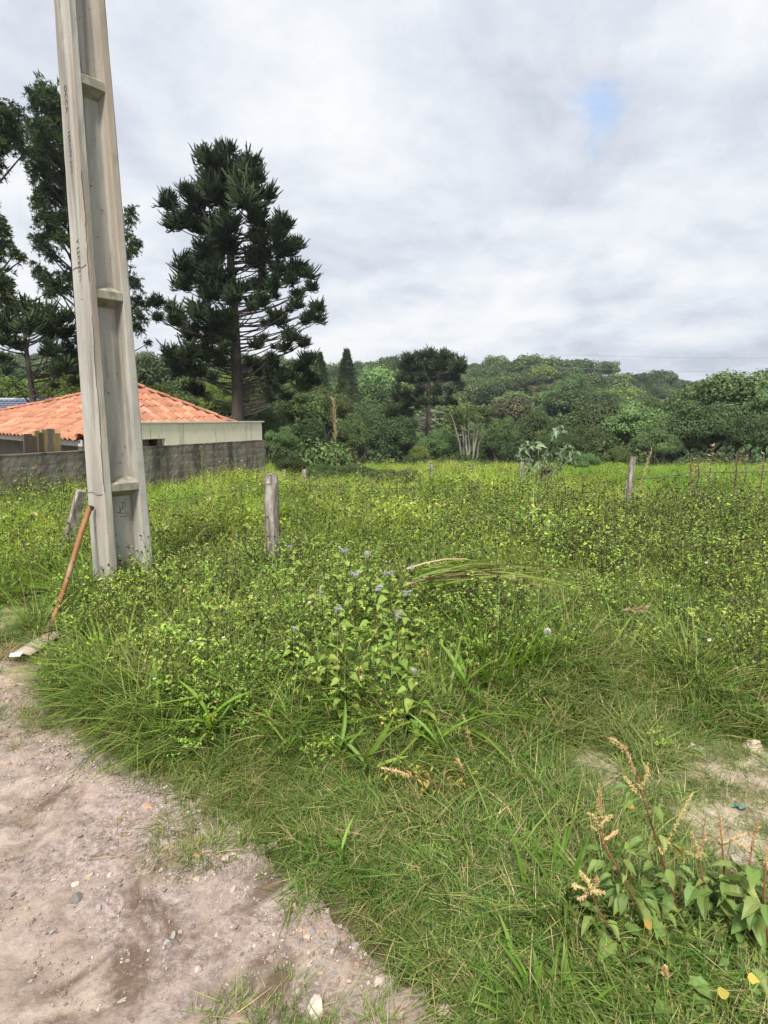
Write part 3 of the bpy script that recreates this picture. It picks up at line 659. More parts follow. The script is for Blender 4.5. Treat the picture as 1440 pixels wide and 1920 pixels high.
    p = MB(); box(p, wpt((.0+s1)/2, WTOP+.592, .01)-o0, (s1+.06, .17, .035), mat=Mt); link('parapet_cap', p.mesh('parapet_cap', white), root)
    return C, e, inn
HC, He, Hin = make_house()

# old planks leaning behind the boundary wall
PLK = [surface('plank_'+n, [(.3, tuple(np.array(c)*.6)), (.7, tuple(np.array(c)*1.25))], 6, stretch=(3, 3, .3), bump=.4, bump_scale=30) for n, c in (('ochre', (.33, .26, .12)), ('brown', (.13, .095, .07)), ('grey', (.20, .165, .13)))]
for px, top, wpx, mi, lab in ((43, 814, 14, 1, 'dark brown plank leaning at the far left of the row behind the wall'), (61, 808, 9, 0, 'narrow ochre plank behind the wall beside the dark brown one'), (67.5, 811, 9, 1, 'slim dark plank squeezed between two ochre planks behind the wall'),
                              (75, 806, 9, 0, 'tall ochre plank in the middle of the row behind the wall'), (87, 804, 13, 2, 'wide grey-brown plank, the tallest in the row behind the wall'), (98, 813, 12, 0, 'broad ochre plank at the right of the row behind the wall'), (54, 817, 9, 1, 'short dark plank behind the wall left of the ochre ones')):
    d = ray(px, 830); k = d[0]/d[1]; s = (WEND[0]-.35*WN[0]-k*(WEND[1]-.35*WN[1]))/(WD[0]-k*WD[1]); p = wpt(s, 0, -.3)
    zt = at(px, top, p[1])[2]; zg = float(H(p[0], p[1])); mb = MB(); wd = wpx*p[1]/F
    Mt = np.stack([WD, -WN, [0, 0, 1]], 1); box(mb, (0, 0, (zt-zg)/2), (wd*1.15, .035, zt-zg), mat=Mt)
    V = mb.V[0]; V[4:, :2] += (WN*.10)[:2]; V[4:, 2] += R.normal(size=4)*.012
    o = link('plank', mb.mesh('plank', PLK[mi])); o.location = (p[0], p[1], zg); tag(o, lab, 'plank', 'planks leaning behind the boundary wall')

def make_far_house():
    p = at(20, 790, 26.); z0 = -1.6; o0 = np.array([p[0], p[1], z0])
    root = empty('far_house', tuple(o0), 'building with a blue-grey tile roof showing above the orange roof at the left', 'house')
    zr = at(20, 751, 27.5)[2]-z0; ze = at(20, 812, 25.)[2]-z0
    bl = foliage('blue_tile', [(0, (.045, .058, .085)), (.5, (.085, .105, .15)), (1, (.22, .25, .31))], 0, rough=.5, vary=.1)
    mb = MB(); n = 120; rows = 16
    xs = np.linspace(-6.5, 1.75, n)
    for r in range(rows):
        V = []
        for f, dz in ((r/rows, .05), ((r+1)/rows, 0)):
            V.append(np.stack([xs, np.full(n, -1.6+3.2*f), ze+(zr-ze)*f+.035*np.abs(np.sin(xs*pi/.26))+dz], 1))
        V3 = V[0]-np.array([0, 0, .05]); V = np.concatenate(V+[V3]); j = np.arange(n-1)
        mb.add(V, np.vstack([np.stack([j, j+1, n+j+1, n+j], -1), np.stack([2*n+j, 2*n+j+1, j+1, j], -1)]), 0, np.concatenate([.3+.7*np.abs(np.sin(xs*pi/.26)), .3+.5*np.abs(np.sin(xs*pi/.26)), np.zeros(n)]))
    link('roof', mb.mesh('roof', bl), root)
    mb = MB(); tube(mb, [(-6.5, 1.62, zr+.05), (1.78, 1.62, zr+.05)], .09, 6); link('ridge_cap', mb.mesh('ridge_cap', plain('zinc', (.35, .38, .42), .5)), root)
    mb = MB(); box(mb, (-2.4, 1.2, ze/2), (7.6, 4.6, ze-.05)); link('wall', mb.mesh('wall', plain('far_render', (.45, .42, .38))), root)
    mb = MB(); b = [(-6.5, 1.6, zr-.02), (1.75, 1.6, zr-.02), (1.75, 4.8, ze), (-6.5, 4.8, ze)]; mb.add(b, [[0, 1, 2, 3]]); link('roof', mb.mesh('roof', bl), root)
make_far_house()

# ================================================================== TREES
def crown_mb(seed, n, leaf, lobes=26, squash=.8, up=.6, lobe_r=(.26, .42), zmin=-.45, aspect=.62, core=.0):
    r = np.random.default_rng(seed); mb = MB()
    c = rdir(lobes, r, zmin); c = c*r.uniform(.45, .78, (lobes, 1)); c[:, 2] *= squash; lr = r.uniform(*lobe_r, lobes)
    lt = r.normal(.42, .13, lobes)
    k = r.choice(lobes, n, p=lr**2/np.sum(lr**2)); d = rdir(n, r, -.75)
    rad = lr[k]*(r.random(n)**.16)*(.86+.28*r.random(n))
    P = c[k]+d*rad[:, None]*np.array([1, 1, .8])
    nn = norm(d*1.0+np.array([0, 0, up])+r.normal(size=(n, 3))*.36); D = norm(np.cross(nn, r.normal(size=(n, 3)))-np.array([0, 0, .35]))
    L = leaf*r.uniform(.7, 1.35, n)
    diamonds(mb, P-D*(L/2)[:, None], D, nn, L, L*aspect, 0, np.clip(lt[k]+r.normal(size=n)*.17, 0, 1)); return mb
CR_FAR = [crown_mb(100+i, 4600, .115, 20+3*i, .78, lobe_r=(.24, .46)) for i in range(6)]
CR_NEAR = [crown_mb(120+i, 17000, .056, 34+8*i, .85, lobe_r=(.17, .38)) for i in range(4)]
CR_SPARSE = [crown_mb(140+i, 5200, .06, 30, .8, lobe_r=(.14, .26)) for i in range(2)]
def conifer_mb(seed, n=6000):
    r = np.random.default_rng(seed); mb = MB()
    h = r.random(n)**.75; rad = (1-h)**.8*(.55+.45*np.abs(np.sin(h*38+r.normal()*2)))*r.uniform(.35, 1, n); a = r.uniform(0, 2*pi, n)
    P = np.stack([rad*np.cos(a), rad*np.sin(a), h*2-1], 1); D = norm(np.stack([np.cos(a), np.sin(a), np.full(n, -.15)], 1)+r.normal(size=(n, 3))*.4)
    diamonds(mb, P, D, norm(np.array([0, 0, 1])+r.normal(size=(n, 3))*.5), .13*r.uniform(.6, 1.3, n), .03, 0, np.clip(r.normal(.4, .2, n), 0, 1)); return mb
CR_CON = [conifer_mb(160)]
CM = {}
def crown_mesh(lst, tag_, i, col):
    k = (tag_, i, col)
    if k not in CM: CM[k] = lst[i].mesh('crown', TF[col])
    return CM[k]
def trunk_mb(h, r, seed, stems=1, spread=.5, top=.55):
    rr = np.random.default_rng(seed); mb = MB()
    for s in range(stems):
        a = rr.uniform(0, 6.28); lean = spread*(rr.uniform(.3, 1) if stems > 1 else .15)
        t = np.linspace(0, 1, 8); P = np.stack([np.cos(a)*lean*t**1.3*h*.5+rr.normal(size=8)*.02*h*t, np.sin(a)*lean*t**1.3*h*.5+rr.normal(size=8)*.02*h*t, h*t-.3], 1)
        tube(mb, P, r*(1-.6*t)*(.6 if stems > 1 else 1), 7)
        for b in range(4 if stems == 1 else 2):
            k = rr.integers(3, 7); a2 = rr.uniform(0, 6.28); L = h*rr.uniform(.25, .5); tt = np.linspace(0, 1, 5)
            Q = P[k]+np.stack([np.cos(a2)*L*tt*.7, np.sin(a2)*L*tt*.7, L*tt*.75], 1); tube(mb, Q, r*.4*(1-.7*tt), 5)
    return mb
TRK = {}
def tree(px, top, w, Y, col, label, group=None, bottom=None, kind='far', trunk='bark', i=None, name='tree', stems=1, th=None, tw=1.0):
    lst, tg = {'far': (CR_FAR, 'f'), 'near': (CR_NEAR, 'n'), 'sparse': (CR_SPARSE, 's'), 'con': (CR_CON, 'c')}[kind]
    i = int(R.integers(len(lst))) if i is None else i % len(lst)
    bottom = bottom if bottom is not None else top+w*.8
    pt = at(px, top, Y); pb = at(px, bottom, Y); zc = (pt[2]+pb[2])/2; hz = (pt[2]-pb[2])/2; rx = w/2*Y/F/.98
    zg = float(H(pt[0], Y))
    root = empty(name, (pt[0], Y, zg), label, 'tree', group, R.uniform(0, 6.28))
    c = link('crown', crown_mesh(lst, tg, i, col), root); c.location = (0, 0, zc-zg); c.scale = (rx, rx*R.uniform(.9, 1.1), hz/(.98 if kind != 'con' else 1.0)/(.85 if kind != 'con' else 1)); c.rotation_euler = (0, 0, R.uniform(0, 6.28))
    h = max(zc-zg+hz*.2, .6); key = (stems, trunk, int(R.integers(3)))
    if key not in TRK: TRK[key] = trunk_mb(1.0, .03 if stems == 1 else .018, 300+key[2], stems).mesh('trunk', MAT[trunk], True)
    t = link('trunk', TRK[key], root); t.scale = (h*tw, h*tw, h); return root

# -- far wooded hill: rows of individual trees standing on the slope
def hill():
    prof_x = [-900, 0, 560, 640, 700, 745, 800, 870, 905, 960, 1010, 1080, 1130, 1160, 1215, 1260, 1310, 1360, 1500, 2400]
    prof_y = [640, 655, 664, 676, 668, 662, 676, 684, 664, 661, 660, 668, 682, 690, 690, 700, 708, 722, 735, 800]
    n = 0
    def where(px):
        for lim, t in ((60, 'at the far left'), (250, 'behind the concrete pole'), (430, 'left of the tall araucaria trunk'), (600, 'right of the tall araucaria'), (720, 'between the conifers and the second araucaria'), (870, 'behind the second araucaria'), (960, 'above the bright round tree'), (1060, 'above the silvery sapling'), (1180, 'above the olive tree'), (1300, 'above the broad light tree'), (1440, 'behind the big right-hand tree')):
            if px < lim: return t
        return 'past the right frame edge'
    KD = {'dark': 'dark green', 'mid': 'mid green', 'light': 'pale green', 'yellow': 'yellow-green', 'olive': 'olive', 'blue': 'bluish green'}
    # ridge line
    for x in np.arange(-120, 1660, 34):
        px = x+R.normal()*6; Y = R.uniform(185, 215); top = np.interp(px, prof_x, prof_y)+R.normal()*5+2
        w = R.uniform(42, 92); c = R.choice(['dark', 'mid', 'blue', 'dark', 'olive']); tree(px, top, w, Y, c, ('broad ' if w > 62 else 'small ')+KD[c]+' skyline tree '+where(px), 'skyline trees of the far hill', bottom=top+w*.75); n += 1
    for row in range(7):
        f = (row+.6)/7; Y = 185-row*17
        for x in np.arange(-100 if row < 3 else 480, 1560, 66+row*7):
            px = x+R.normal()*20+row*17; y0 = np.interp(px, prof_x, prof_y); zg = float(H((px-720)/F*Y, Y)); hgt = R.uniform(8, 13)
            pt = CZ-zg-hgt; top = 785+pt/Y*F
            top = max(top+R.normal()*7, y0+9+row*12)
            if top > 850: continue
            w = R.uniform(9, 18)*F/Y*.80; c = R.choice(['dark', 'mid', 'light', 'mid', 'olive', 'mid', 'blue', 'dark', 'mid', 'dark', 'blue', 'yellow'])
            tree(px, top, w, Y, c, ('broad ' if w*Y/F > 8.3 else 'small ')+KD[c]+' tree '+['right under the crest', 'high on the slope', 'on the upper slope', 'in mid slope', 'on the lower slope', 'low on the slope', 'at the hill foot'][row]+' '+where(px), 'trees on the far hill', bottom=top+w*.8); n += 1
    return n
NH = hill()

# -- nearer woods, left to right
T_ = [ # px, top, width, Y, colour, bottom, kind, label
 (40, 700, 170, 34, 'yellow', 800, 'near', 'yellow-green bushy tree behind the blue-grey roof at the left edge'),
 (120, 690, 120, 36, 'yellow', 800, 'near', 'yellow-green tree just left of the pole above the orange roof'),
 (10, 668, 150, 48, 'dark', 800, 'near', 'dark tree at the far left under the flat-topped pine'),
 (150, 655, 130, 46, 'dark', 800, 'near', 'dark tree hidden behind the concrete pole'),
 (285, 715, 130, 30, 'yellow', 800, 'near', 'yellow-green tree just right of the pole above the roof slope'),
 (300, 660, 120, 55, 'dark', 790, 'far', 'dark tree at the skyline between the pole and the tall araucaria'),
 (375, 690, 150, 44, 'mid', 820, 'near', 'mid green tree behind the left side of the araucaria trunk'),
 (410, 705, 90, 40, 'yellow', 800, 'near', 'small yellowish tree behind the araucaria trunk'),
 (490, 690, 130, 46, 'dark', 830, 'near', 'dark tree right of the araucaria trunk'),
 (560, 672, 110, 62, 'dark', 800, 'far', 'dark skyline tree beneath the right boughs of the araucaria'),
 (600, 662, 70, 75, 'pine', 790, 'con', 'narrow dark conifer left of the taller pointed conifer'),
 (650, 656, 84, 70, 'pine', 800, 'con', 'tall pointed conifer breaking the skyline right of the araucaria'),
 (560, 715, 120, 42, 'mid', 840, 'near', 'feathery mid green tree right of the house wall end'),
 (615, 725, 100, 44, 'olive', 830, 'near', 'olive grey tree behind the tall dry grass stalk'),
 (500, 760, 90, 34, 'mid', 860, 'near', 'green tree rising behind the parapet end'),
 (575, 785, 120, 30, 'dark', 890, 'near', 'dark low tree at the field edge right of the wall'),
 (525, 800, 64, 24, 'light', 855, 'near', 'bright feathery bush touching the end of the block wall'),
 (690, 745, 90, 52, 'mid', 850, 'near', 'round green tree with a yellowish top left of the second araucaria'),
 (655, 775, 90, 40, 'mid', 880, 'near', 'leafy green tree behind the dry stalk at the field edge'),
 (735, 770, 120, 48, 'dark', 880, 'near', 'very dark tree mass left of the second araucaria trunk'),
 (700, 710, 80, 85, 'mid', 790, 'far', 'mid green tree below the skyline left of the second araucaria'),
 (720, 680, 90, 100, 'light', 770, 'far', 'pale tree on the slope left of the second araucaria'),
 (822, 806, 100, 40, 'light', 872, 'near', 'light green bushy tree in front of the second araucaria'),
 (787, 832, 44, 36, 'yellow', 875, 'near', 'bright yellow-green bush at the field edge below the second araucaria'),
 (936, 776, 66, 42, 'light', 846, 'near', 'small bright blue-green round tree right of the bare-stemmed tree'),
 (930, 800, 110, 52, 'dark', 890, 'near', 'dark tree in the shade behind the bright round tree'),
 (1005, 760, 100, 60, 'mid', 870, 'near', 'green tree right of the bright round tree'),
 (960, 740, 80, 80, 'brown', 810, 'far', 'brownish thin-leaved tree below the hill'),
 (1055, 800, 90, 50, 'dark', 880, 'near', 'dark tree behind the silvery sapling'),
 (1060, 730, 90, 90, 'dark', 800, 'far', 'dark flat tree group at the hill foot'),
 (1125, 738, 150, 52, 'olive', 870, 'near', 'tall olive-green tree behind the bright pair at right'),
 (1195, 752, 150, 46, 'light', 870, 'near', 'broad light green tree right of the olive tree'),
 (1110, 790, 90, 46, 'olive', 875, 'near', 'olive shaded tree above the bright green bush'),
 (1255, 735, 110, 60, 'mid', 840, 'near', 'mid green tree between the light tree and the big right-hand tree'),
 (1275, 775, 130, 42, 'blue', 866, 'near', 'bluish green tree overhanging the dark shade at the field edge'),
 (1335, 742, 150, 40, 'blue', 866, 'near', 'leafy tree in front of the big right-hand tree, left side'),
 (1395, 684, 235, 44, 'blue', 858, 'near', 'big rounded tree crowning the right edge of the view'),
 (1460, 720, 150, 38, 'blue', 866, 'near', 'large tree cut by the right edge of the frame'),
 (1420, 770, 120, 36, 'mid', 866, 'near', 'lower green tree under the big right-hand tree'),
 (1230, 800, 100, 38, 'blue', 868, 'near', 'low dark tree at the shaded field edge right'),
 (1345, 712, 140, 50, 'mid', 830, 'near', 'tall crown on the left shoulder of the big right-hand tree'),
 (1445, 696, 190, 48, 'blue', 840, 'near', 'tall crown rising behind the right edge of the big tree'),
 (1300, 760, 120, 46, 'dark', 860, 'near', 'dark tree in the gap left of the big right-hand tree'),
 (1590, 730, 200, 42, 'mid', 870, 'near', 'tree beyond the right edge of the frame'),
]
for px, top, w, Y, c, bt, kd, lb in T_:
    tree(px, top, w, Y, c, lb, 'trees of the near woods', bottom=bt, kind=kd)
# bare-stemmed tree with pale trunks
def stemmy():
    Y = 38.; g = at(880, 868, Y); zg = float(H(g[0], Y)); o0 = np.array([g[0], Y, zg])
    root = empty('bare_stemmed_tree', tuple(o0), 'thin-crowned tree with several pale bare stems at the field edge', 'tree')
    r = np.random.default_rng(8); mb = MB()
    for tx, ty in ((845, 775), (858, 770), (880, 762), (893, 768), (905, 775), (868, 790), (915, 785)):
        e = at(tx, ty, Y+r.normal()*.7); t = np.linspace(0, 1, 10)[:, None]; st = g*[1, 1, 0]+np.array([r.normal()*.12, r.normal()*.15, zg-.2])
        P = st+(e-st)*t; P[:, 0] += (e-st)[0]*(t[:, 0]**1.8-t[:, 0])*.8; P += r.normal(size=P.shape)*.04; tube(mb, P-o0, np.linspace(.10, .025, 10), 6)
    link('trunk', mb.mesh('trunk', MAT['palebark'], True), root)
    c = link('crown', CR_SPARSE[0].mesh('crown', TF['olive']), root); a = at(880, 782, Y); c.location = tuple(a-o0); c.scale = (1.9, 1.7, 1.35)
stemmy()
# field-edge shrubs
for px, top, w, Y, c, bt, lb in ((1092, 846, 66, 17, 'light', 888, 'bright green leafy bush right of the silvery sapling'), (1160, 836, 56, 21, 'olive', 880, 'rounded olive bush left of the split fence post'),
                                 (600, 868, 90, 18, 'mid', 915, 'low green bush at the left end of the field edge'), (660, 868, 110, 19, 'olive', 910, 'olive shrub on the field edge behind the dry stalk'), (735, 876, 110, 16, 'olive', 915, 'broad weedy shrub in the middle of the field edge'), (545, 850, 60, 19, 'dark', 905, 'dark bush against the end of the block wall')):
    tree(px, top, w, Y, c, lb, 'shrubs along the field edge', bottom=bt, kind='near', name='shrub', tw=.5)

# -- araucarias: trunk, limbs, whorled tufts
def tuft_mb(seed, n=84):
    r = np.random.default_rng(seed); mb = MB()
    for i in range(n):
        d = rdir(1, r, -.55)[0]; d[2] = d[2]*.8+.25; d = norm(d); L = r.uniform(.38, .82); st = r.normal(size=3)*.16-np.array([0, 0, .15])
        t = np.linspace(0, 1, 6)[:, None]; P = st+d*L*t; P[:, 2] += .22*(t[:, 0]**2)*L-.12*np.sin(t[:, 0]*pi)*L*(d[2] < .3)
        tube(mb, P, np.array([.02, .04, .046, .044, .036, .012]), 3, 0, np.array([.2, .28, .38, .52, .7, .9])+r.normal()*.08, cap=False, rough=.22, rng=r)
        # stiff needles standing off the twig
        k = 12; q = r.random(k)*.95; pc = st+d*L*q[:, None]; pc[:, 2] += .22*q**2*L; nd = norm(rdir(k, r)+d*.9)
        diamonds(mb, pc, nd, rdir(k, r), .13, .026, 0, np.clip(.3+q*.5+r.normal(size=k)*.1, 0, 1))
    return mb
TUFTS = [tuft_mb(500+i) for i in range(4)]
def araucaria(label, clumps, tx, Y, base_px, top_px, rad, width_fn, col='pine', bare=None, extra=.8, rscale=1.0, group='araucaria pines'):
    """clumps: (px, py, r px); depth of each clump follows the round crown"""
    g = at(base_px[0], base_px[1], Y); tp = at(top_px[0], top_px[1], Y); zg = float(H(g[0], Y)); o0 = np.array([g[0], Y, zg])
    root = empty('araucaria_tree', tuple(o0), label, 'tree', group)
    r = np.random.default_rng(int(tx)); t = np.linspace(0, 1, 20)[:, None]; b0 = np.array([g[0], Y, zg-.3]); P = b0+(tp-b0)*t; P[:, 0] += .10*np.sin(t[:, 0]*5)
    mb = MB(); tube(mb, P-o0, rad*(1-.75*t[:, 0]), 10, rough=.06)
    link('trunk', mb.mesh('trunk', MAT['bark'], True), root)
    limbs = MB(); cm = MB(); tl = [x.arrays() for x in TUFTS]
    allc = []
    for px, py, rp in clumps:
        Wd = width_fn(py)*Y/F; c = at(px, py, Y); xo = c[0]-np.interp(c[2], [zg, tp[2]], [g[0], tp[0]])
        m = math.sqrt(max(Wd*Wd-xo*xo, .05))*.8; dy = r.uniform(-1, 1)*m; rr = rp*Y/F
        cc = at(px, py, Y+dy); allc.append((cc, rr))
        for rep_ in range(2 if extra > .7 else 1):
          if r.random() < extra: allc.append((at(px+r.normal()*rp*.45, py+r.normal()*rp*.35, Y+(-dy if rep_ == 0 else r.uniform(-1, 1)*m)*r.uniform(.4, 1)), rr*.95))
    for cc, rr in list(allc):
        if np.hypot(cc[0]-g[0], cc[1]-Y) > 1.6 and r.random() < .6:
            zt = cc[2]-rr*.6; f = np.clip((zt-zg)/(tp[2]-zg), 0, 1); st = b0+(tp-b0)*f; allc.append((st+(cc-st)*r.uniform(.5, .75), rr*.62))
    for cc, rr in allc:
        zt = cc[2]-rr*.3-abs(r.normal())*.4-np.hypot(cc[0]-g[0], cc[1]-Y)*.12; zt = np.clip(zt, zg+1, tp[2]-.2); f = (zt-zg)/(tp[2]-zg)
        st = b0+(tp-b0)*f; q = np.linspace(0, 1, 9)[:, None]; Pl = st+(cc-st)*q; Pl[:, 2] += (q[:, 0]**2.2-q[:, 0])*np.linalg.norm((cc-st)[:2])*.30
        tube(limbs, Pl-o0, np.linspace(.042, .018, 9)*rscale, 5, cap=False)
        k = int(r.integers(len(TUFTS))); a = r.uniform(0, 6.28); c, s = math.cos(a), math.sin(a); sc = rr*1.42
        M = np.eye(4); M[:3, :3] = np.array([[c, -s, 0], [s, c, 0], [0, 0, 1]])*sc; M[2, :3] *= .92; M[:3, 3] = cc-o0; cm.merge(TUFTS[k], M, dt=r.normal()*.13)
    for b in (bare or []):
        (x0, y0), (x1, y1) = b; a_ = at(x0, y0, Y); e_ = at(x1, y1, Y+r.normal()*1.0); q = np.linspace(0, 1, 7)[:, None]; tube(limbs, a_+(e_-a_)*q-o0+np.array([0, 0, 1])*(.15*np.sin(q*3)), np.linspace(.10, .03, 7)*rscale, 5)
    link('limbs', limbs.mesh('limbs', MAT['bark'] if not bare else MAT['palebark'], True), root)
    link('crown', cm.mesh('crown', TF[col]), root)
    return root
def tr(lst, sc, ox, oy): return [(ox+x/sc, oy+y/sc, r/sc) for x, y, r in lst]
AR1 = [(540,110,60),(430,170,80),(560,200,90),(690,190,80),(480,300,100),(620,300,110),(760,280,70),(310,370,60),(380,460,100),(210,460,60),(540,430,110),(700,430,110),(840,400,80),(270,570,80),(400,600,90),(560,580,80),(780,560,80),(930,560,60),(880,640,70),(950,610,50),(510,720,100),(800,700,70),(420,760,80),(780,830,80),(960,760,80),(1040,730,60),(1040,880,70),(900,870,60),(290,850,80),(330,950,80),(260,990,60),(460,880,80),(560,950,80),(690,1000,60),(480,1040,80),(620,1060,60),(850,1000,70),(800,1100,70),(1000,960,60),(1140,1000,50),(1050,1050,50),(1040,1120,50),(1180,1140,60),(1190,1220,50),(1100,1220,50),(920,1200,70),(110,1110,50),(230,1150,70),(130,1200,40),(260,1240,60),(400,1180,80),(500,1200,80),(600,1200,70),(480,1290,80),(340,1300,70),(600,1330,60),(980,1320,60),(960,1400,60),(1080,1370,50),(1100,1480,60),(1060,1530,50),(200,1430,70),(330,1430,80),(450,1400,70),(560,1400,50),(260,1540,80),(380,1560,60),(760,1380,50),(840,1560,50),(940,1600,60),(1060,1650,60),(1120,1600,50),(960,1720,40),(360,1660,60),(740,1500,50),(870,1480,40),(540,1500,60)]
araucaria('tall dark araucaria pine rising behind the orange roof', tr(AR1, 3.492, 260, 250), 430, 31., (443, 800), (427, 285), .40,
          lambda y: np.interp(y, [270, 300, 380, 500, 600, 660, 740], [25, 70, 115, 130, 165, 150, 90]))
AR2 = [(330,150,60),(420,140,60),(520,130,70),(610,150,60),(690,150,60),(270,230,70),(360,230,70),(460,220,70),(560,220,70),(660,220,70),(740,220,70),(800,260,50),(250,330,60),(340,330,60),(440,320,60),(540,330,60),(640,330,60),(740,330,60),(210,430,60),(300,440,50),(420,440,50),(560,430,60),(680,450,60),(760,420,50),(220,520,60),(330,530,60),(450,540,60),(560,540,60),(680,530,50),(180,620,70),(280,620,60),(120,680,60),(200,720,60),(300,720,50)]
araucaria('dark flat-topped araucaria with bare lower limbs in the middle distance', tr(AR2, 4.8, 700, 640), 805, 62., (800, 830), (806, 680), .55,
          lambda y: np.interp(y, [660, 700, 780], [50, 66, 70]), bare=[((802, 772), (836, 776)), ((802, 772), (770, 770)), ((801, 784), (765, 783)), ((801, 784), (822, 795)), ((801, 800), (760, 799)), ((801, 800), (822, 806)), ((803, 778), (845, 765)), ((802, 790), (840, 786))], rscale=1.0)
AR3 = [(60,1360,70),(160,1350,80),(260,1380,80),(350,1410,70),(400,1400,40),(60,1450,80),(170,1450,80),(280,1460,70),(390,1500,70),(20,1540,60),(100,1560,60),(300,1590,60),(400,1600,60),(380,1700,70),(440,1650,60),(330,1730,50),(60,1680,40),(10,1650,50),(440,1780,50),(-60,1400,80),(-100,1500,80),(480,1560,60),(520,1650,60)]
araucaria('young araucaria with a flat layered crown left of the concrete pole', tr(AR3, 3.096, 0, 140), 50, 27., (56, 748), (46, 580), .22,
          lambda y: np.interp(y, [560, 620, 720], [60, 110, 100]), extra=.35)

# -- wind-swept feathery trees at the left
def spray_mb(seed, n=1150):
    r = np.random.default_rng(seed); mb = MB(); m = 60
    tw = rdir(m, r, -.8)*r.uniform(.2, .85, (m, 1)); td = norm(rdir(m, r, -.5)+np.array([.5, 0, -.15]))
    k = r.integers(m, size=n); s = r.random(n); P = tw[k]+td[k]*s[:, None]*.55; P[:, 2] -= .25*s**2
    D = norm(td[k]+r.normal(size=(n, 3))*.55); diamonds(mb, P, D, norm(r.normal(size=(n, 3))+[0, 0, .8]), .30*r.uniform(.6, 1.3, n), .075, 0, np.clip(.3+.35*s+r.normal(size=n)*.16, 0, 1)); return mb
SPR = [spray_mb(600+i) for i in range(4)]
def swept(label, clumps, Y, base, top, rad, col, dep, dens=1.0):
    g = at(base[0], base[1], Y); tp = at(top[0], top[1], Y); zg = float(H(g[0], Y)); o0 = np.array([g[0], Y, zg]); r = np.random.default_rng(int(Y*10))
    root = empty('feathery_tree', tuple(o0), label, 'tree', 'feathery wind-swept trees at the left')
    b0 = np.array([g[0], Y, zg-.3]); t = np.linspace(0, 1, 14)[:, None]; mb = MB(); tube(mb, b0+(tp-b0)*t-o0, rad*(1-.8*t[:, 0]), 8); cm = MB()
    for px, py, rp in clumps:
        dy = r.normal()*dep; cc = at(px, py, Y+dy); rr = rp*Y/F; k = int(r.integers(4)); a = r.uniform(-.6, .6); c, s = math.cos(a), math.sin(a)
        M = np.eye(4); M[:3, :3] = np.array([[c, -s, 0], [s, c, 0], [0, 0, 1]])*rr*1.2; M[:3, 3] = cc-o0; cm.merge(SPR[k], M, dt=r.normal()*.13)
        zt = np.clip(cc[2]-.8-abs(cc[0]-g[0])*.3, zg+1, tp[2]-.1); st = b0+(tp-b0)*((zt-b0[2])/(tp[2]-b0[2])); q = np.linspace(0, 1, 6)[:, None]; tube(mb, st+(cc-st)*q-o0, np.linspace(.06, .015, 6), 5, cap=False)
    link('trunk', mb.mesh('trunk', MAT['bark'], True), root); link('crown', cm.mesh('crown', TF[col]), root)
SW1 = [(230,90,45),(280,150,90),(220,170,60),(330,220,70),(170,310,40),(230,300,60),(300,330,90),(250,400,80),(200,470,60),(280,500,80),(340,480,60),(220,570,60),(300,600,70),(360,620,60),(250,680,70),(330,720,80),(220,740,50),(240,830,60),(300,850,60),(370,840,60),(300,920,60),(230,960,50),(360,960,50),(250,1010,50),(300,1060,40),(220,1140,50),(270,1200,60),(330,1230,60),(390,1180,50),(280,1270,40),(760,800,40),(750,850,30),(775,980,50),(765,1030,35),(790,1220,40),(795,1320,50),(800,1400,50),(800,1470,40),(860,1330,25),(860,1560,25),
       (420,300,80),(430,420,90),(440,560,90),(460,700,90),(480,820,80),(560,700,80),(580,850,80),(640,900,80),(500,960,70),(600,1040,80),(680,1040,70),(520,1150,60),(640,1200,70),(710,1180,60),(700,1340,60),(560,1330,50),(740,1450,40)]
swept('tall dark wind-swept tree rising behind the concrete pole', tr(SW1, 3.096, 0, 140), 27., (165, 760), (112, 190), .30, 'swept', 1.1)
SW2 = [(0,200,60),(40,250,60),(90,220,45),(20,340,90),(80,320,60),(10,420,60),(100,400,50),(140,455,30),(-60,300,100),(-120,400,110),(-80,500,80),(0,860,40),(30,885,20),(40,990,40),(85,1040,42),(130,1075,32),(-40,900,80),(-60,1020,80),(10,1210,55),(30,1250,45),(0,1300,60),(-60,1200,90),(-140,700,110),(-160,1100,110)]
swept('feathery tree leaning in from the left edge of the view', tr(SW2, 3.096, 0, 140), 19., (-70, 800), (-60, 180), .2, 'swept', .7)

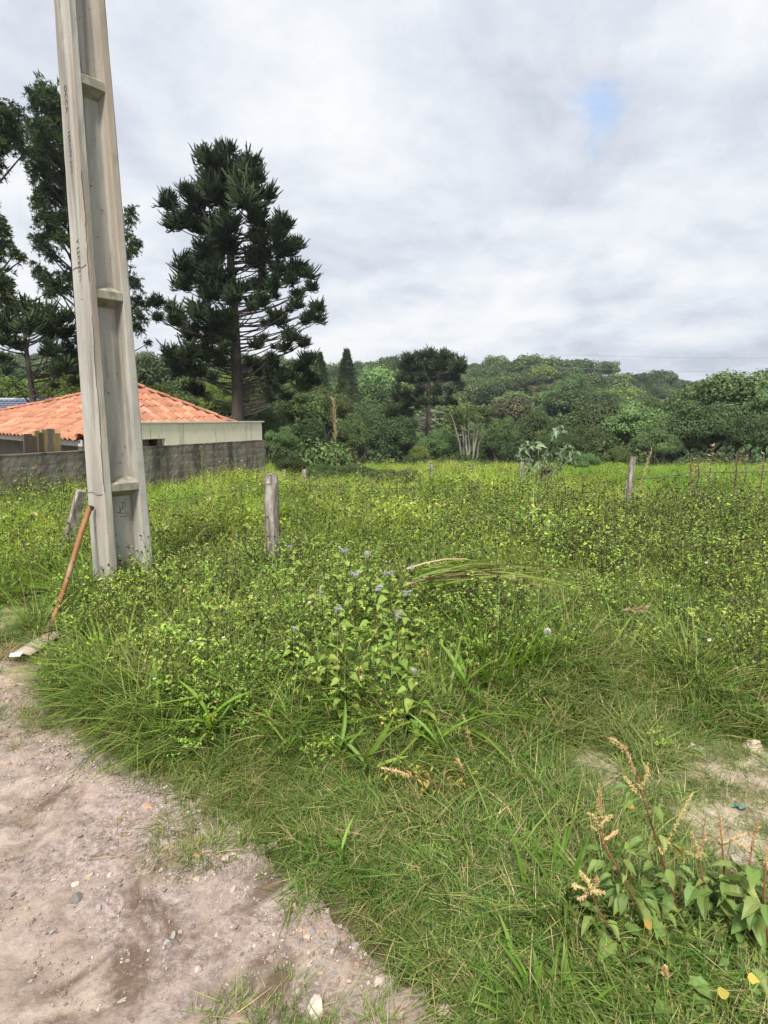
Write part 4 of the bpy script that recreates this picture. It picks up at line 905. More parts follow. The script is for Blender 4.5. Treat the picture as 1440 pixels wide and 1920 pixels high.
# ================================================================== GROUND COVER
HID = bpy.data.collections.new('cover_sources')       # sources of the scattered cover, not part of the scene itself
def scatter(name, label, pts, rotz, scl, idx, meshes, tilt=.12, kind='stuff'):
    N = len(pts); me = bpy.data.meshes.new(name); me.vertices.add(N); me.vertices.foreach_set('co', np.asarray(pts, np.float32).ravel())
    r = np.stack([R.normal(size=N)*tilt, R.normal(size=N)*tilt, rotz], 1).astype(np.float32)
    a = me.attributes.new('rot', 'FLOAT_VECTOR', 'POINT'); a.data.foreach_set('vector', r.ravel())
    scl = np.asarray(scl, np.float32); scl = np.repeat(scl[:, None], 3, 1) if scl.ndim == 1 else scl
    a = me.attributes.new('scl', 'FLOAT_VECTOR', 'POINT'); a.data.foreach_set('vector', scl.ravel())
    a = me.attributes.new('idx', 'INT', 'POINT'); a.data.foreach_set('value', np.asarray(idx, np.int32))
    o = link(name, me); tag(o, label, kind=kind)
    ng = bpy.data.node_groups.new(name, 'GeometryNodeTree'); ng.interface.new_socket('Geometry', in_out='INPUT', socket_type='NodeSocketGeometry'); ng.interface.new_socket('Geometry', in_out='OUTPUT', socket_type='NodeSocketGeometry')
    N_ = ng.nodes.new; L = ng.links.new; gi = N_('NodeGroupInput'); go = N_('NodeGroupOutput'); jn = N_('GeometryNodeJoinGeometry')
    def attr(n, t):
        q = N_('GeometryNodeInputNamedAttribute'); q.data_type = t; q.inputs['Name'].default_value = n; return [s for s in q.outputs if s.enabled and s.name == 'Attribute'][0]
    ar, as_, ai = attr('rot', 'FLOAT_VECTOR'), attr('scl', 'FLOAT_VECTOR'), attr('idx', 'INT')
    for k, m in enumerate(meshes):
        src = bpy.data.objects.new(name+'_source', m); HID.objects.link(src)
        oi = N_('GeometryNodeObjectInfo'); oi.inputs['Object'].default_value = src; oi.inputs['As Instance'].default_value = True
        cmp_ = N_('FunctionNodeCompare'); cmp_.data_type = 'INT'; cmp_.operation = 'EQUAL'
        L(ai, [s for s in cmp_.inputs if s.enabled][0]); [s for s in cmp_.inputs if s.enabled][1].default_value = k
        ip = N_('GeometryNodeInstanceOnPoints'); L(gi.outputs[0], ip.inputs['Points']); L(cmp_.outputs[0], ip.inputs['Selection']); L(oi.outputs['Geometry'], ip.inputs['Instance']); L(ar, ip.inputs['Rotation']); L(as_, ip.inputs['Scale'])
        L(ip.outputs[0], jn.inputs[0])
    L(jn.outputs[0], go.inputs[0]); md = o.modifiers.new('cover', 'NODES'); md.node_group = ng
    return o
def sample(n, x0, x1, y0, y1, keep):
    x = R.uniform(x0, x1, n); y = R.uniform(y0, y1, n); p = keep(x, y); ok = R.random(n) < p; return x[ok], y[ok]
def wedge(x, y, m=2.5): return np.abs(x) < .78*np.maximum(y, 0)+m
def wallside(x, y): # keeps cover on the field side of the block wall
    return ((x-WEND[0])*WN[0]+(y-WEND[1])*WN[1] > .12) | (y > 19.2)
def hoe_clear(x, y): return sstep(.14, .36, np.minimum(np.hypot(x+2.36, (y-3.62)*.7), np.minimum(np.hypot((x+2.34)*1.3, (y-3.95)*.8), np.hypot((x+2.22)*.95, (y-3.55)*.7))))
def bare(x, y):
    n = fbm(x*5, y*5, 3, 77)-.44
    d = np.minimum(np.hypot(x-1.62, (y-2.06)*1.1)-.52, np.hypot(x-1.0, y-2.25)-.18)
    d = np.minimum(d, np.hypot(x+3.0, y-4.3)-.5)
    return sstep(-.12, .22, d+n*.9)*hoe_clear(x, y)

# ---- sources
def tuft(seed, n, h, w, spread, curl=(.3, 1.4), lean=(.1, .8), dry=.06, mat='fine', stalks=0):
    r = np.random.default_rng(seed); mb = MB()
    q = r.random(n)**.5*spread; a = r.uniform(0, 6.28, n); b = np.stack([q*np.cos(a), q*np.sin(a), np.full(n, -.01)], 1)
    t = np.clip(r.normal(.42, .2, n), 0, .8); t[r.random(n) < dry] = r.uniform(.85, 1)
    blades(mb, b, a+r.normal(size=n)*1.1, h*r.uniform(.45, 1.15, n), w*r.uniform(.6, 1.3, n), r.uniform(*lean, n), r.uniform(*curl, n), 0, t)
    if stalks:
        bs = b[:stalks]; blades(mb, bs, r.uniform(0, 6.28, stalks), h*r.uniform(1.2, 1.6, stalks), w*.45, r.uniform(.05, .4, stalks), r.uniform(.1, .5, stalks), 0, r.uniform(.75, .95, stalks))
    return mb.mesh('grass_tuft', MAT[mat])
FINE = [tuft(700+i, 52, .095, .0042, .085, curl=(.3, 2.4), lean=(-.3, .8), mat='fine', dry=.13, stalks=2) for i in range(5)]
LONG = [tuft(720+i, 46, .34, .0075, .07, curl=(.4, 1.3), lean=(.1, .6), mat='grass', dry=.07, stalks=4) for i in range(4)]
BROAD = [tuft(740+i, 20, .38, .019, .06, curl=(.4, 1.2), lean=(.15, .6), mat='lush', dry=.0) for i in range(3)]
LUSH = [tuft(760+i, 44, .5, .012, .10, curl=(.4, 1.3), lean=(.1, .5), mat='lush', dry=.02) for i in range(3)]
DRY = [tuft(780+i, 34, .085, .0030, .05, curl=(.5, 1.5), lean=(.4, 1.2), mat='dry', dry=0) for i in range(2)]
def weed(seed, h, nb, lpb, L, heads=0, headmat=2, fl=0, thin=.0022):
    r = np.random.default_rng(seed); mb = MB(); P = []; D = []; S = []; tips = []
    a0 = r.uniform(0, 6.28); main = np.stack([.06*h*np.linspace(0, 1, 7)**2*math.cos(a0), .06*h*np.linspace(0, 1, 7)**2*math.sin(a0), np.linspace(-.02, h, 7)], 1); tube(mb, main, np.linspace(thin*1.5, thin*.7, 7), 4, 1, .4, cap=False); tips.append(main[-1])
    for b in range(nb):
        f = r.uniform(.22, .92); st = np.array([np.interp(f*h, main[:, 2], main[:, k]) for k in range(3)]); a = a0+b*2.4+r.normal()*.3; ln = h*r.uniform(.28, .55)*(1.15-f*.6)
        q = np.linspace(0, 1, 5)[:, None]; B = st+np.stack([np.cos(a)*ln*q[:, 0], np.sin(a)*ln*q[:, 0], ln*(.75*q[:, 0]+.15*q[:, 0]**2)], 1); tube(mb, B, thin*.6, 3, 1, .7, cap=False); tips.append(B[-1])
        for l in range(lpb):
            s = r.uniform(.15, 1.0); P.append(st+(B[-1]-st)*s); aa = a+r.normal()*1.2; D.append([math.cos(aa), math.sin(aa), r.normal()*.35]); S.append(L*r.uniform(.55, 1.25)*(1.15-.3*s))
    P = np.array(P); D = np.array(D); S = np.array(S); n = len(P); nn = norm(np.array([0, 0, 1.])+r.normal(size=(n, 3))*.45)
    leaves(mb, P, D, nn, S, S*r.uniform(.42, .62, n), 'ovate', .35, .2, 0, np.clip(r.normal(.45, .27, n), 0, 1))
    for k, t in enumerate(tips):
        if k < heads:
            q = 12; dd = rdir(q, r, -.3); diamonds(mb, np.repeat(t[None], q, 0), dd, rdir(q, r), .016*r.uniform(.8, 1.3, q), .006, 2, r.random(q)*.8)
        elif k < heads+fl:
            q = 6; aa = np.arange(q)*6.28/q+r.random(); dd = np.stack([np.cos(aa), np.sin(aa), np.full(q, .25)], 1); leaves(mb, np.repeat(t[None], q, 0), dd, np.tile([0, 0, 1.], (q, 1)), .0105, .008, 'ovate', .2, .1, 3, .5)
            diamonds(mb, np.repeat((t+[0, 0, .003])[None], 4, 0), rdir(4, r, .2), rdir(4, r), .006, .005, 3, 1.0)
    return mb.mesh('weed', [MAT['weed'], MAT['stem'], MAT['seed'], MAT['petal']])
WEED_SEED = [weed(800+i, .46+.05*i, 10, 7, .027, heads=7) for i in range(4)]
WEED_FLOW = [weed(820+i, .38+.04*i, 9, 8, .029, heads=3, fl=1) for i in range(3)]
WEED_LEAF = [weed(840+i, .30+.04*i, 10, 10, .028) for i in range(4)]
def patch(seed, n, rad, h, L, specks=(0, 0, 0), grass=20, mats=('field', 'stem', 'seed', 'petal')):
    r = np.random.default_rng(seed); mb = MB(); q = r.random(n)**.5*rad; a = r.uniform(0, 6.28, n); z = h*(.25+.75*r.random(n)**.6)*(1-.45*(q/rad)**2)
    P = np.stack([q*np.cos(a), q*np.sin(a), z], 1); nn = norm(np.array([0, 0, 1.])+r.normal(size=(n, 3))*.55); S = L*r.uniform(.4, 1.35, n)
    diamonds(mb, P, rdir(n, r, -.4), nn, S, S*.6, 0, np.clip(r.normal(.42, .22, n), 0, 1))
    if grass:
        b = np.stack([rad*.8*r.normal(size=grass)*.5, rad*.8*r.normal(size=grass)*.5, np.zeros(grass)], 1); blades(mb, b, r.uniform(0, 6.28, grass), h*r.uniform(.6, 1.5, grass), .0055, r.uniform(.05, .5, grass), r.uniform(.1, 1., grass), 0, np.clip(r.normal(.6, .25, grass), 0, 1), 3)
    for k, (cnt, sz) in enumerate(((specks[0], .022), (specks[1], .020))):
        for i in range(cnt):
            t = P[r.integers(n)]+[0, 0, .05+.10*r.random()]; m = 8; diamonds(mb, np.repeat(t[None], m, 0), rdir(m, r, -.3), rdir(m, r), sz*r.uniform(.7, 1.2, m), sz*.5, 2+k, r.random(m)*.8)
            tube(mb, [t-[r.normal()*.02, r.normal()*.02, .12], t], .0014, 3, 1, .8, cap=False)
    return mb.mesh('field_weed', [MAT[m] for m in mats])
PATCH = [patch(900+i, 260, .26, .36+.05*i, .022+.006*i, (2*(i % 2), 1, 0), 30+22*(i % 3)) for i in range(6)]
PATCH_SEED = [patch(920+i, 240, .26, .42, .028, (5, 1, 0), 26) for i in range(3)]

# ---- near verge: fine wiry grass
def dens_fine(x, y):
    e = edge(x, y); d = sstep(-.05, .10, e)*(.45+.55*sstep(0, .4, e+.5*(fbm(x*3, y*3, 3, 61)-.44)))
    return d*wedge(x, y, 1.6)*(.34+.66*bare(x, y))*hoe_clear(x, y)
x, y = sample(34000, -4.5, 4.2, .85, 5.2, dens_fine)
e = edge(x, y); tl = tall(x, y); s = (.55+.5*sstep(0, .9, e)+.55*sstep(-.5, .3, tl))*R.uniform(.6, 1.25, len(x))*(.45+.55*bare(x, y))
scatter('verge_grass', 'fine wiry green grass on the verge between road and weeds', np.stack([x, y, Hs(x, y)-.005], 1), R.uniform(0, 6.28, len(x)), s, R.integers(0, len(FINE), len(x)), FINE, .2)
# ---- longer tufts through verge and weeds
def dens_long(x, y):
    e = edge(x, y); t = tall(x, y)
    return wedge(x, y, 2)*wallside(x, y)*bare(x, y)*sstep(.05, .3, e)*np.clip(.025+.9*sstep(-.35, .2, t)*(.35+.65*sstep(.42, .55, fbm(x*1.1, y*1.1, 3, 65))), 0, 1)
x, y = sample(15000, -7, 6, 1.0, 8.0, dens_long)
s = R.uniform(.55, 1.15, len(x))*(.55+.45*sstep(-.4, .4, tall(x, y)))
k = np.where(R.random(len(x)) < .84, R.integers(0, 4, len(x)), R.integers(4, 7, len(x)))
scatter('long_grass', 'longer grass blades among the weeds', np.stack([x, y, Hs(x, y)-.01], 1), R.uniform(0, 6.28, len(x)), s, k, LONG+BROAD, .16)
# lush grass left of and behind the pole, and hanging over the road edge
def dens_lush(x, y):
    left = sstep(-1.6, -2.6, x+.12*(y-4))*sstep(.25, .7, edge(x, y)); rim = sstep(-.6, -1.1, x)*sstep(.06, .16, edge(x, y))*sstep(.75, .4, edge(x, y))*(x > -2.3)
    return np.maximum(left*.6*(y > 3.9), rim*.30)*wallside(x, y)*wedge(x, y, 2)*bare(x, y)
x, y = sample(9000, -10, -.5, 2, 12, dens_lush); s = R.uniform(.5, 1.0, len(x))*np.where(y < 3.9, .62, 1)
scatter('lush_grass', 'bright green wide-bladed grass at the left and over the road edge', np.stack([x, y, Hs(x, y)-.01], 1), R.uniform(0, 6.28, len(x)), s, R.integers(0, 3, len(x)), LUSH, .22)
# ---- broad-leaved weeds, leaf by leaf, in the nearer field
def dens_weed(x, y):
    t = tall(x, y); return wedge(x, y, 2)*wallside(x, y)*bare(x, y)*sstep(-.25, .25, t)*(.25+.75*sstep(.36, .52, fbm(x*1.3, y*1.3, 3, 71)))*sstep(11, 7, y)*(1-.8*sstep(1.15, .8, np.hypot((x-.02)/.42, (y-3.0)/.62)))
x, y = sample(19000, -9, 9, 2.0, 11, dens_weed)
rt = sstep(-.2, 1.6, x-.05*y)
u_ = R.random(len(x)); k = np.where(u_ < .12+.55*rt, R.integers(0, 4, len(x)), np.where(u_ < .35+.4*rt, 4+R.integers(0, 3, len(x)), 7+R.integers(0, 4, len(x))))
s = R.uniform(.65, 1.15, len(x))*(.62+.38*sstep(-.2, .7, tall(x, y)))
scatter('weeds', 'leafy weeds with dark seed heads and small white flowers', np.stack([x, y, Hs(x, y)-.01], 1), R.uniform(0, 6.28, len(x)), s, k, WEED_SEED+WEED_FLOW+WEED_LEAF, .15)
# low leafy sprigs in the verge
x, y = sample(1500, -3, 4, 1.0, 4, lambda x, y: wedge(x, y, 1.5)*sstep(.2, .5, edge(x, y))*bare(x, y)*sstep(.5, .6, fbm(x*2.2, y*2.2, 3, 73)))
scatter('verge_sprigs', 'low leafy sprigs in the verge grass', np.stack([x, y, Hs(x, y)-.03], 1), R.uniform(0, 6.28, len(x)), R.uniform(.3, .55, len(x)), R.integers(0, 4, len(x)), WEED_LEAF, .25)
# ---- field beyond
def dens_field(x, y): return wedge(x, y, 2.5)*wallside(x, y)*sstep(4.6, 6.5, y)*sstep(-.1, .4, tall(x, y))*(.6+.4*sstep(.4, .5, fbm(x*.6, y*.6, 3, 81)))*np.where(y < 26, 1, .5)
x, y = sample(26000, -24, 24, 4.2, 30, dens_field)
rt = sstep(-1, 3, x-.15*y+1.0)*sstep(16, 9, y)
k = np.where(R.random(len(x)) < .15+.5*rt, 6+R.integers(0, 3, len(x)), np.clip((fbm(x*.7, y*.7, 3, 84)-.2)*10+R.normal(size=len(x))*1.2, 0, 5.9).astype(int))
s = R.uniform(.6, 1.3, len(x))*(.58+.62*sstep(.3, .62, fbm(x*.55, y*.55, 3, 83)))*(1-.25*sstep(11, 17, y))
scatter('field_weeds', 'thick yellow-green weeds covering the field to its far edge', np.stack([x, y, H(x, y)-.02], 1), R.uniform(0, 6.28, len(x)), s, k, PATCH+PATCH_SEED, .14)
x, y = sample(1500, -9, 10, 4.5, 11, lambda x, y: wedge(x, y, 2)*wallside(x, y)*sstep(.40, .55, fbm(x*.9, y*.9, 3, 101)))
scatter('tall_weeds', 'taller dry-headed weeds standing out of the field', np.stack([x, y, H(x, y)], 1), R.uniform(0, 6.28, len(x)), R.uniform(.9, 1.5, len(x)), R.integers(0, 7, len(x)), WEED_SEED+WEED_FLOW, .14)
x, y = sample(7000, -16, 16, 5, 24, lambda x, y: wedge(x, y, 2)*wallside(x, y)*sstep(.49, .57, fbm(x*.5+4, y*.5, 3, 87)))
scatter('field_grass', 'bright grass patches among the field weeds', np.stack([x, y, H(x, y)], 1), R.uniform(0, 6.28, len(x)), R.uniform(.7, 1.25, len(x)), R.integers(0, 3, len(x)), LUSH, .15)
x, y = sample(5000, 5, 22, 13.5, 23, lambda x, y: sstep(6, 8, x)*wedge(x, y, 2)*.9)
scatter('low_crop', 'low bright green crop strip beyond the fence at the right', np.stack([x, y, H(x, y)+.12], 1), R.uniform(0, 6.28, len(x)), R.uniform(.6, .9, len(x)), R.integers(0, 3, len(x)), LUSH, .2)
# undergrowth of the valley and the hill, between the trees
UND = [crown_mb(190+i, 1500, .12, 14, .7).mesh('bush', TF[c]) for i, c in enumerate(('dark', 'mid', 'olive', 'dark'))]
x, y = sample(5200, -170, 170, 24, 215, lambda x, y: (np.abs(x) < .85*y)*np.where(y < 70, 1., .55))
scatter('undergrowth', 'dark scrub between the trees of the valley and hill', np.stack([x, y, H(x, y)+.3], 1), R.uniform(0, 6.28, len(x)), np.where(y < 60, 1.2, 2.6)*R.uniform(.6, 1.4, len(x)), R.integers(0, 4, len(x)), UND, .1)

# ---- the road: gravel, dry tufts, grass sprigs
def pebble(seed):
    r = np.random.default_rng(seed); mb = MB(); n, m = 6, 4; V = []
    for i in range(m+1):
        ph = -pi/2+pi*i/m
        for j in range(n): th = 2*pi*j/n; V.append([math.cos(ph)*math.cos(th), math.cos(ph)*math.sin(th), math.sin(ph)])
    V = np.array(V); f = 1+.5*(fbm(V[:, 0]*1.6+seed, V[:, 1]*1.6+V[:, 2], 2, seed)-.4); 
    for q in range(7):
        nn = rdir(1, r)[0]; d = V@nn; V = V-np.clip(d-r.uniform(.35, .7), 0, 9)[:, None]*nn
    V = V*f[:, None]*np.array([1, r.uniform(.6, .9), r.uniform(.45, .7)])
    V[:n] = V[:n].mean(0); V[-n:] = V[-n:].mean(0)
    i = np.arange(m)[:, None]*n; j = np.arange(n)[None]; k = (j+1) % n; mb.add(V, np.stack([i+j, i+k, i+n+k, i+n+j], -1).reshape(-1, 4)); return mb
STM = {k: surface('stone_'+k, [(.3, tuple(np.array(c)*.75)), (.7, tuple(np.array(c)*1.2))], 10, bump=.6, bump_scale=40, vary=.22, bdist=.004) for k, c in dict(grey=(.29, .265, .25), pink=(.46, .37, .33), tan=(.46, .37, .28), dark=(.17, .155, .145), red=(.50, .25, .15), pale=(.54, .46, .39)).items()}
STM['clod'] = surface('dirt_clod', [(.3, (.20, .15, .115)), (.7, (.40, .32, .265))], 20, bump=.6, bump_scale=60, vary=.25, bdist=.004)
PEB = [pebble(i).mesh('pebble', STM[c]) for i, c in enumerate(('clod', 'pink', 'clod', 'grey', 'clod', 'pink', 'pale'))]
def dens_gravel(x, y):
    e = edge(x, y); return (e < .06)*(.13+.5*sstep(.45, .58, fbm(x*1.5+5, y*1.5, 3, 93))+.7*sstep(-.5, -.1, e)*sstep(.34, .48, fbm(x*2, y*2, 3, 91)))*wedge(x, y, 1.2)
x, y = sample(230000, -3.6, 1.0, .9, 4.4, dens_gravel)
s = .0029*np.exp(R.normal(size=len(x))*.55)*(1+.3*sstep(-.4, 0, edge(x, y)))
scatter('gravel', 'loose gravel and grit strewn over the dirt road and its edge', np.stack([x, y, np.maximum(road_z(x, y), H(x, y))+s*.25], 1), R.uniform(0, 6.28, len(x)), np.clip(s, .0012, .013), R.integers(0, len(PEB), len(x)), PEB, .5)
x, y = sample(16000, -3.6, .8, .9, 4.4, lambda x, y: (edge(x, y) < .05)*(.12+.88*sstep(.44, .56, fbm(x*1.7+2, y*1.7, 3, 99)))*wedge(x, y, 1.2))
s = np.clip(.0052*np.exp(R.normal(size=len(x))*.35), .003, .012)
scatter('clods', 'crumbled clods of dry earth lying on the road', np.stack([x, y, road_z(x, y)+s*.2], 1), R.uniform(0, 6.28, len(x)), s, R.choice([0, 2, 4, 5], len(x)), PEB, .5)
x, y = sample(9000, -4, 1, .8, 5, lambda x, y: (edge(x, y) < .1)*sstep(-.75, -.1, edge(x, y))*sstep(.47, .57, fbm(x*2.6+3, y*2.6, 3, 95))*wedge(x, y, 1.2))
scatter('road_grass', 'small grass sprigs growing through the gravel of the road edge', np.stack([x, y, np.maximum(road_z(x, y), H(x, y))-.004], 1), R.uniform(0, 6.28, len(x)), R.uniform(.25, .62, len(x)), np.where(R.random(len(x)) < .80, R.integers(0, 5, len(x)), R.integers(5, 7, len(x))), FINE+DRY, .3)
x, y = sample(2600, -3, 3, .9, 4, lambda x, y: (np.abs(edge(x, y)-.08) < .45)*sstep(.5, .62, fbm(x*2.1+9, y*2.1, 3, 97))*wedge(x, y, 1.3)*.55)
scatter('dry_grass', 'dead straw-coloured grass along the road edge', np.stack([x, y, np.maximum(road_z(x, y), H(x, y))], 1), R.uniform(0, 6.28, len(x)), R.uniform(.35, .9, len(x)), R.integers(0, 2, len(x)), DRY, .4)

# ================================================================== NAMED PLANTS, STONES, SCRAPS
def leaf_meshes(prefix, mat, prof, n, asp, droop=.35, fold=.2, wav=.12, tints=(.3, .8)):
    out = []
    for i in range(n):
        mb = MB(); leaves(mb, [[0, 0, 0]], [[1, 0, 0]], [[0, 0, 1]], 1., asp*R.uniform(.9, 1.1), prof, droop*R.uniform(.6, 1.4), fold, 0, R.uniform(*tints), wav)
        tube(mb, [(-.22, 0, -.02), (.02, 0, 0)], .012, 3, 0, .3, cap=False); out.append(mb.mesh(prefix, MAT[mat]))
    return out
GL = leaf_meshes('leaf', 'goat', 'heart8', 6, .74, wav=.2); AL = leaf_meshes('leaf', 'amar', 'ovate8', 6, .52, .45, .25, .32); YL = leaf_meshes('leaf', 'yellow', 'ovate8', 2, .6, .5, .3, .3)
MAT['yellowing'] = foliage('yellowing_leaf', [(0, (.16, .20, .04)), (.6, (.27, .27, .05)), (1, (.42, .33, .08))], .3, vary=.2)
LN = leaf_meshes('leaf', 'yellowing', 'lance8', 3, .30, .35, .25, .2, (.55, 1)); BL = leaf_meshes('leaf', 'lush', 'lance8', 3, .10, .30, .3, 0)
def put_leaf(root, o0, ms, p, d, L, up=None, label=None):
    d = norm(d); up = norm((up if up is not None else np.array([0, 0, 1.])+R.normal(size=3)*.3)); y = norm(np.cross(up, d)); z = np.cross(d, y)
    o = link('leaf', ms[int(R.integers(len(ms)))], root); M = np.eye(4); M[:3, 0] = d*L; M[:3, 1] = y*L; M[:3, 2] = z*L; M[:3, 3] = np.asarray(p)-o0; o.matrix_local = Matrix(M)
    if label: o['label'] = label
    return o
# flower head of the goatweed: a flat cluster of fluffy buttons
def head_mb(seed):
    r = np.random.default_rng(seed); mb = MB()
    for i in range(11):
        c = np.array([r.normal()*.014, r.normal()*.014, r.random()*.008]); tube(mb, [(0, 0, -.03), c], .0007, 3, 0, .2, cap=False); d = rdir(16, r, -.1); diamonds(mb, np.repeat(c[None], 16, 0), d, rdir(16, r), .0085, .0042, 0, np.clip(r.normal(.5, .3, 16), 0, 1))
    return mb.mesh('flower_head', MAT['lilac'])
GH = [head_mb(i) for i in range(3)]
STEMS = {}
def goatweed(px, py, h, heads, label):
    h = h*1.15
    g = ground_at(px, py, .02); g[2] = float(Hs(g[0], g[1])); r = R
    root = empty('goatweed_plant', tuple(g), label, 'plant', 'heart-leaved flowering weeds by the verge')
    a = r.uniform(0, 6.28); t = np.linspace(0, 1, 9); P = g+np.stack([.10*h*t**2*math.cos(a), .10*h*t**2*math.sin(a), h*t-.02], 1)
    mb = MB(); tube(mb, P-g, np.linspace(.0042, .0020, 9), 5, 0, np.linspace(.1, .7, 9)); link('stem', mb.mesh('stem', MAT['stem']), root)
    n = int(7+h*9); rot = r.uniform(0, 6.28)
    for k in range(n):
        f = .22+.76*k/(n-1); p = np.array([np.interp(f, t, P[:, j]) for j in range(3)])
        for s in (0, pi):
            aa = rot+k*pi/2+s+r.normal()*.3; L = (.092-.050*f)*r.uniform(.8, 1.25); pe = .30*L+.022
            d = np.array([math.cos(aa), math.sin(aa), .15+r.normal()*.2]); put_leaf(root, g, GL, p+norm(d)*pe, d+[0, 0, -.25], L)
    if heads:
        for k in range(heads):
            p = P[-1]+np.array([r.normal()*.024, r.normal()*.024, r.random()*.02]) if k else P[-1]; o = link('flower_head', GH[k % 3], root); o.location = tuple(p-g+[0, 0, .015]); o.rotation_euler = (r.normal()*.3, r.normal()*.3, r.uniform(0, 6.28)); o.scale = (.75,)*3
for a in [(650, 1372, .30, 0, 'bright heart-leaved weed without flowers, frontmost left, just above the pale stone'), (775, 1392, .30, 1, 'heart-leaved weed standing alone in front right of the flowering clump'), (603, 1335, .32, 0, 'low heart-leaved weed at the front left of the flowering clump'),
          (700, 1330, .34, 0, 'leafy flowerless weed in the front middle of the flowering clump'), (560, 1310, .34, 1, 'heart-leaved weed at the left rim of the clump with one small flower head'), (745, 1310, .42, 2, 'heart-leaved weed in the right front of the clump with pale lilac heads'),
          (640, 1300, .44, 2, 'mid-height flowering weed left of the clump centre'), (700, 1275, .48, 3, 'flowering weed at the very centre of the clump'), (610, 1255, .44, 1, 'heart-leaved weed at the back left of the clump'), (770, 1262, .44, 2, 'flowering weed at the right rim of the clump beside the grass'),
          (665, 1232, .50, 4, 'tall dark-stemmed weed with four lilac heads behind the clump centre'), (735, 1228, .50, 3, 'tall weed with lilac heads right behind the clump centre'), (625, 1205, .46, 0, 'leafy weed behind the left of the clump without flowers'), (700, 1195, .52, 4, 'tallest flowering weed at the back of the clump'),
          (655, 1172, .50, 5, 'rear weed with the broadest pale lilac flower cluster, left of the tallest one'), (765, 1190, .44, 2, 'rear right flowering weed near the cut grass bundle'), (560, 1180, .55, 1, 'single thin dark-stemmed weed with a pale head right of the near fence post')]:
    goatweed(*a)

def spike_mb(P, rad, mat_t, r):
    mb = MB(); P = np.asarray(P); n = len(P); tube(mb, P, rad*.35, 4, 0, mat_t*.6, cap=False)
    T = norm(np.gradient(P, axis=0)); ln = np.linalg.norm(np.diff(P, axis=0), axis=1).sum(); k = int(ln/.0011)
    q = r.random(k)*(n-1); i = np.minimum(q.astype(int), n-2); f = (q-i)[:, None]; c = P[i]*(1-f)+P[i+1]*f; d = norm(np.cross(T[i], r.normal(size=(k, 3)))+T[i]*.5)
    prof = rad*(.35+.65*np.sin(np.clip(1-q/(n-1), 0, 1)**.6*pi*.62))
    diamonds(mb, c, d, rdir(k, r), prof*r.uniform(.7, 1.4, k), .0052, 0, np.clip(mat_t+r.normal(size=k)*.2, 0, 1)); return mb
def amaranth(pts, spikes, nleaf, leafL, label, Y, yl=0, red=.7, ms=None, lf=(.22, .78), spike_t=.45, name='amaranth_plant', side=True):
    """pts: picture points of the stem from the foot up, spikes: polylines of the seed spikes; Y: distance of foot and tip"""
    n = len(pts); Ys = np.linspace(Y[0], Y[1], n); P = np.array([at(a[0], a[1], b) for a, b in zip(pts, Ys)]); g = P[0].copy(); g[2] = float(Hs(g[0], g[1])); P = np.vstack([g[None], P]); r = R
    root = empty(name, tuple(g), label, 'plant', 'seeding weeds at the front right')
    t = np.linspace(0, 1, len(P)); tt = np.linspace(0, 1, 16); Ps = np.stack([np.interp(tt, t, P[:, j]) for j in range(3)], 1); Ps[1:-1] = (Ps[:-2]+Ps[1:-1]*2+Ps[2:])/4
    mb = MB(); tube(mb, Ps-g, np.linspace(.0046, .0018, 16), 6, 0, np.clip(red+np.linspace(-.5, .3, 16), 0, 1)); link('stem', mb.mesh('stem', MAT['redstem']), root)
    for sp, rad in spikes:
        Yq = Y[1]+r.normal()*.015; S = np.array([at(a, b, Yq) for a, b in sp]); m = 12; q = np.linspace(0, 1, len(S)); qq = np.linspace(0, 1, m); S = np.stack([np.interp(qq, q, S[:, j]) for j in range(3)], 1); S[1:-1] = (S[:-2]+S[1:-1]*2+S[2:])/4
        b = Ps[np.argmin(np.linalg.norm(Ps-S[0], axis=1))]; S = np.vstack([b[None], S]); link('seed_spike', spike_mb(S-g, rad*1.3, spike_t, r).mesh('seed_spike', MAT['spike']), root)
    nleaf = int(nleaf*2.5); leafL = leafL*1.0
    for k in range(nleaf):
        f = r.uniform(*lf); p = np.array([np.interp(f, tt, Ps[:, j]) for j in range(3)]); a = k*2.4+r.normal()*.4; L = leafL*r.uniform(.55, 1.2)*(1.1-.5*f)
        d = np.array([math.cos(a), math.sin(a), .25+r.normal()*.2]); put_leaf(root, g, YL if k < yl else (ms or AL), p+norm(d)*(.03+L*.35), d+[0, 0, -.3], L, label='yellowed leaf' if k < yl else None)
    return root
amaranth([(1285, 1790), (1272, 1700), (1238, 1602), (1214, 1520), (1192, 1455), (1184, 1430)], [([(1188, 1445), (1180, 1420), (1166, 1398), (1152, 1388), (1143, 1384)], .0085), ([(1208, 1500), (1190, 1480), (1176, 1462), (1171, 1457)], .006), ([(1202, 1478), (1211, 1460), (1215, 1430)], .006), ([(1240, 1600), (1262, 1560), (1280, 1520), (1300, 1485)], .0055), ([(1262, 1660), (1272, 1640), (1285, 1610)], .004)],
         20, .062, 'tall red-stemmed amaranth with a long curved tan seed spike, highest of the front right', (1.50, 1.52), yl=2)
amaranth([(1262, 1800), (1215, 1745), (1190, 1690), (1168, 1645), (1145, 1606), (1131, 1580), (1126, 1530)], [([(1127, 1535), (1125, 1500), (1124, 1470)], .0072), ([(1128, 1545), (1112, 1530), (1100, 1524)], .006), ([(1128, 1545), (1140, 1532), (1148, 1528)], .006), ([(1130, 1565), (1118, 1556), (1108, 1550)], .005), ([(1131, 1575), (1147, 1566), (1160, 1556)], .005)],
         18, .06, 'leaning amaranth with a narrow upright greenish spike, left of the tall red-stemmed one', (1.46, 1.50), yl=1)
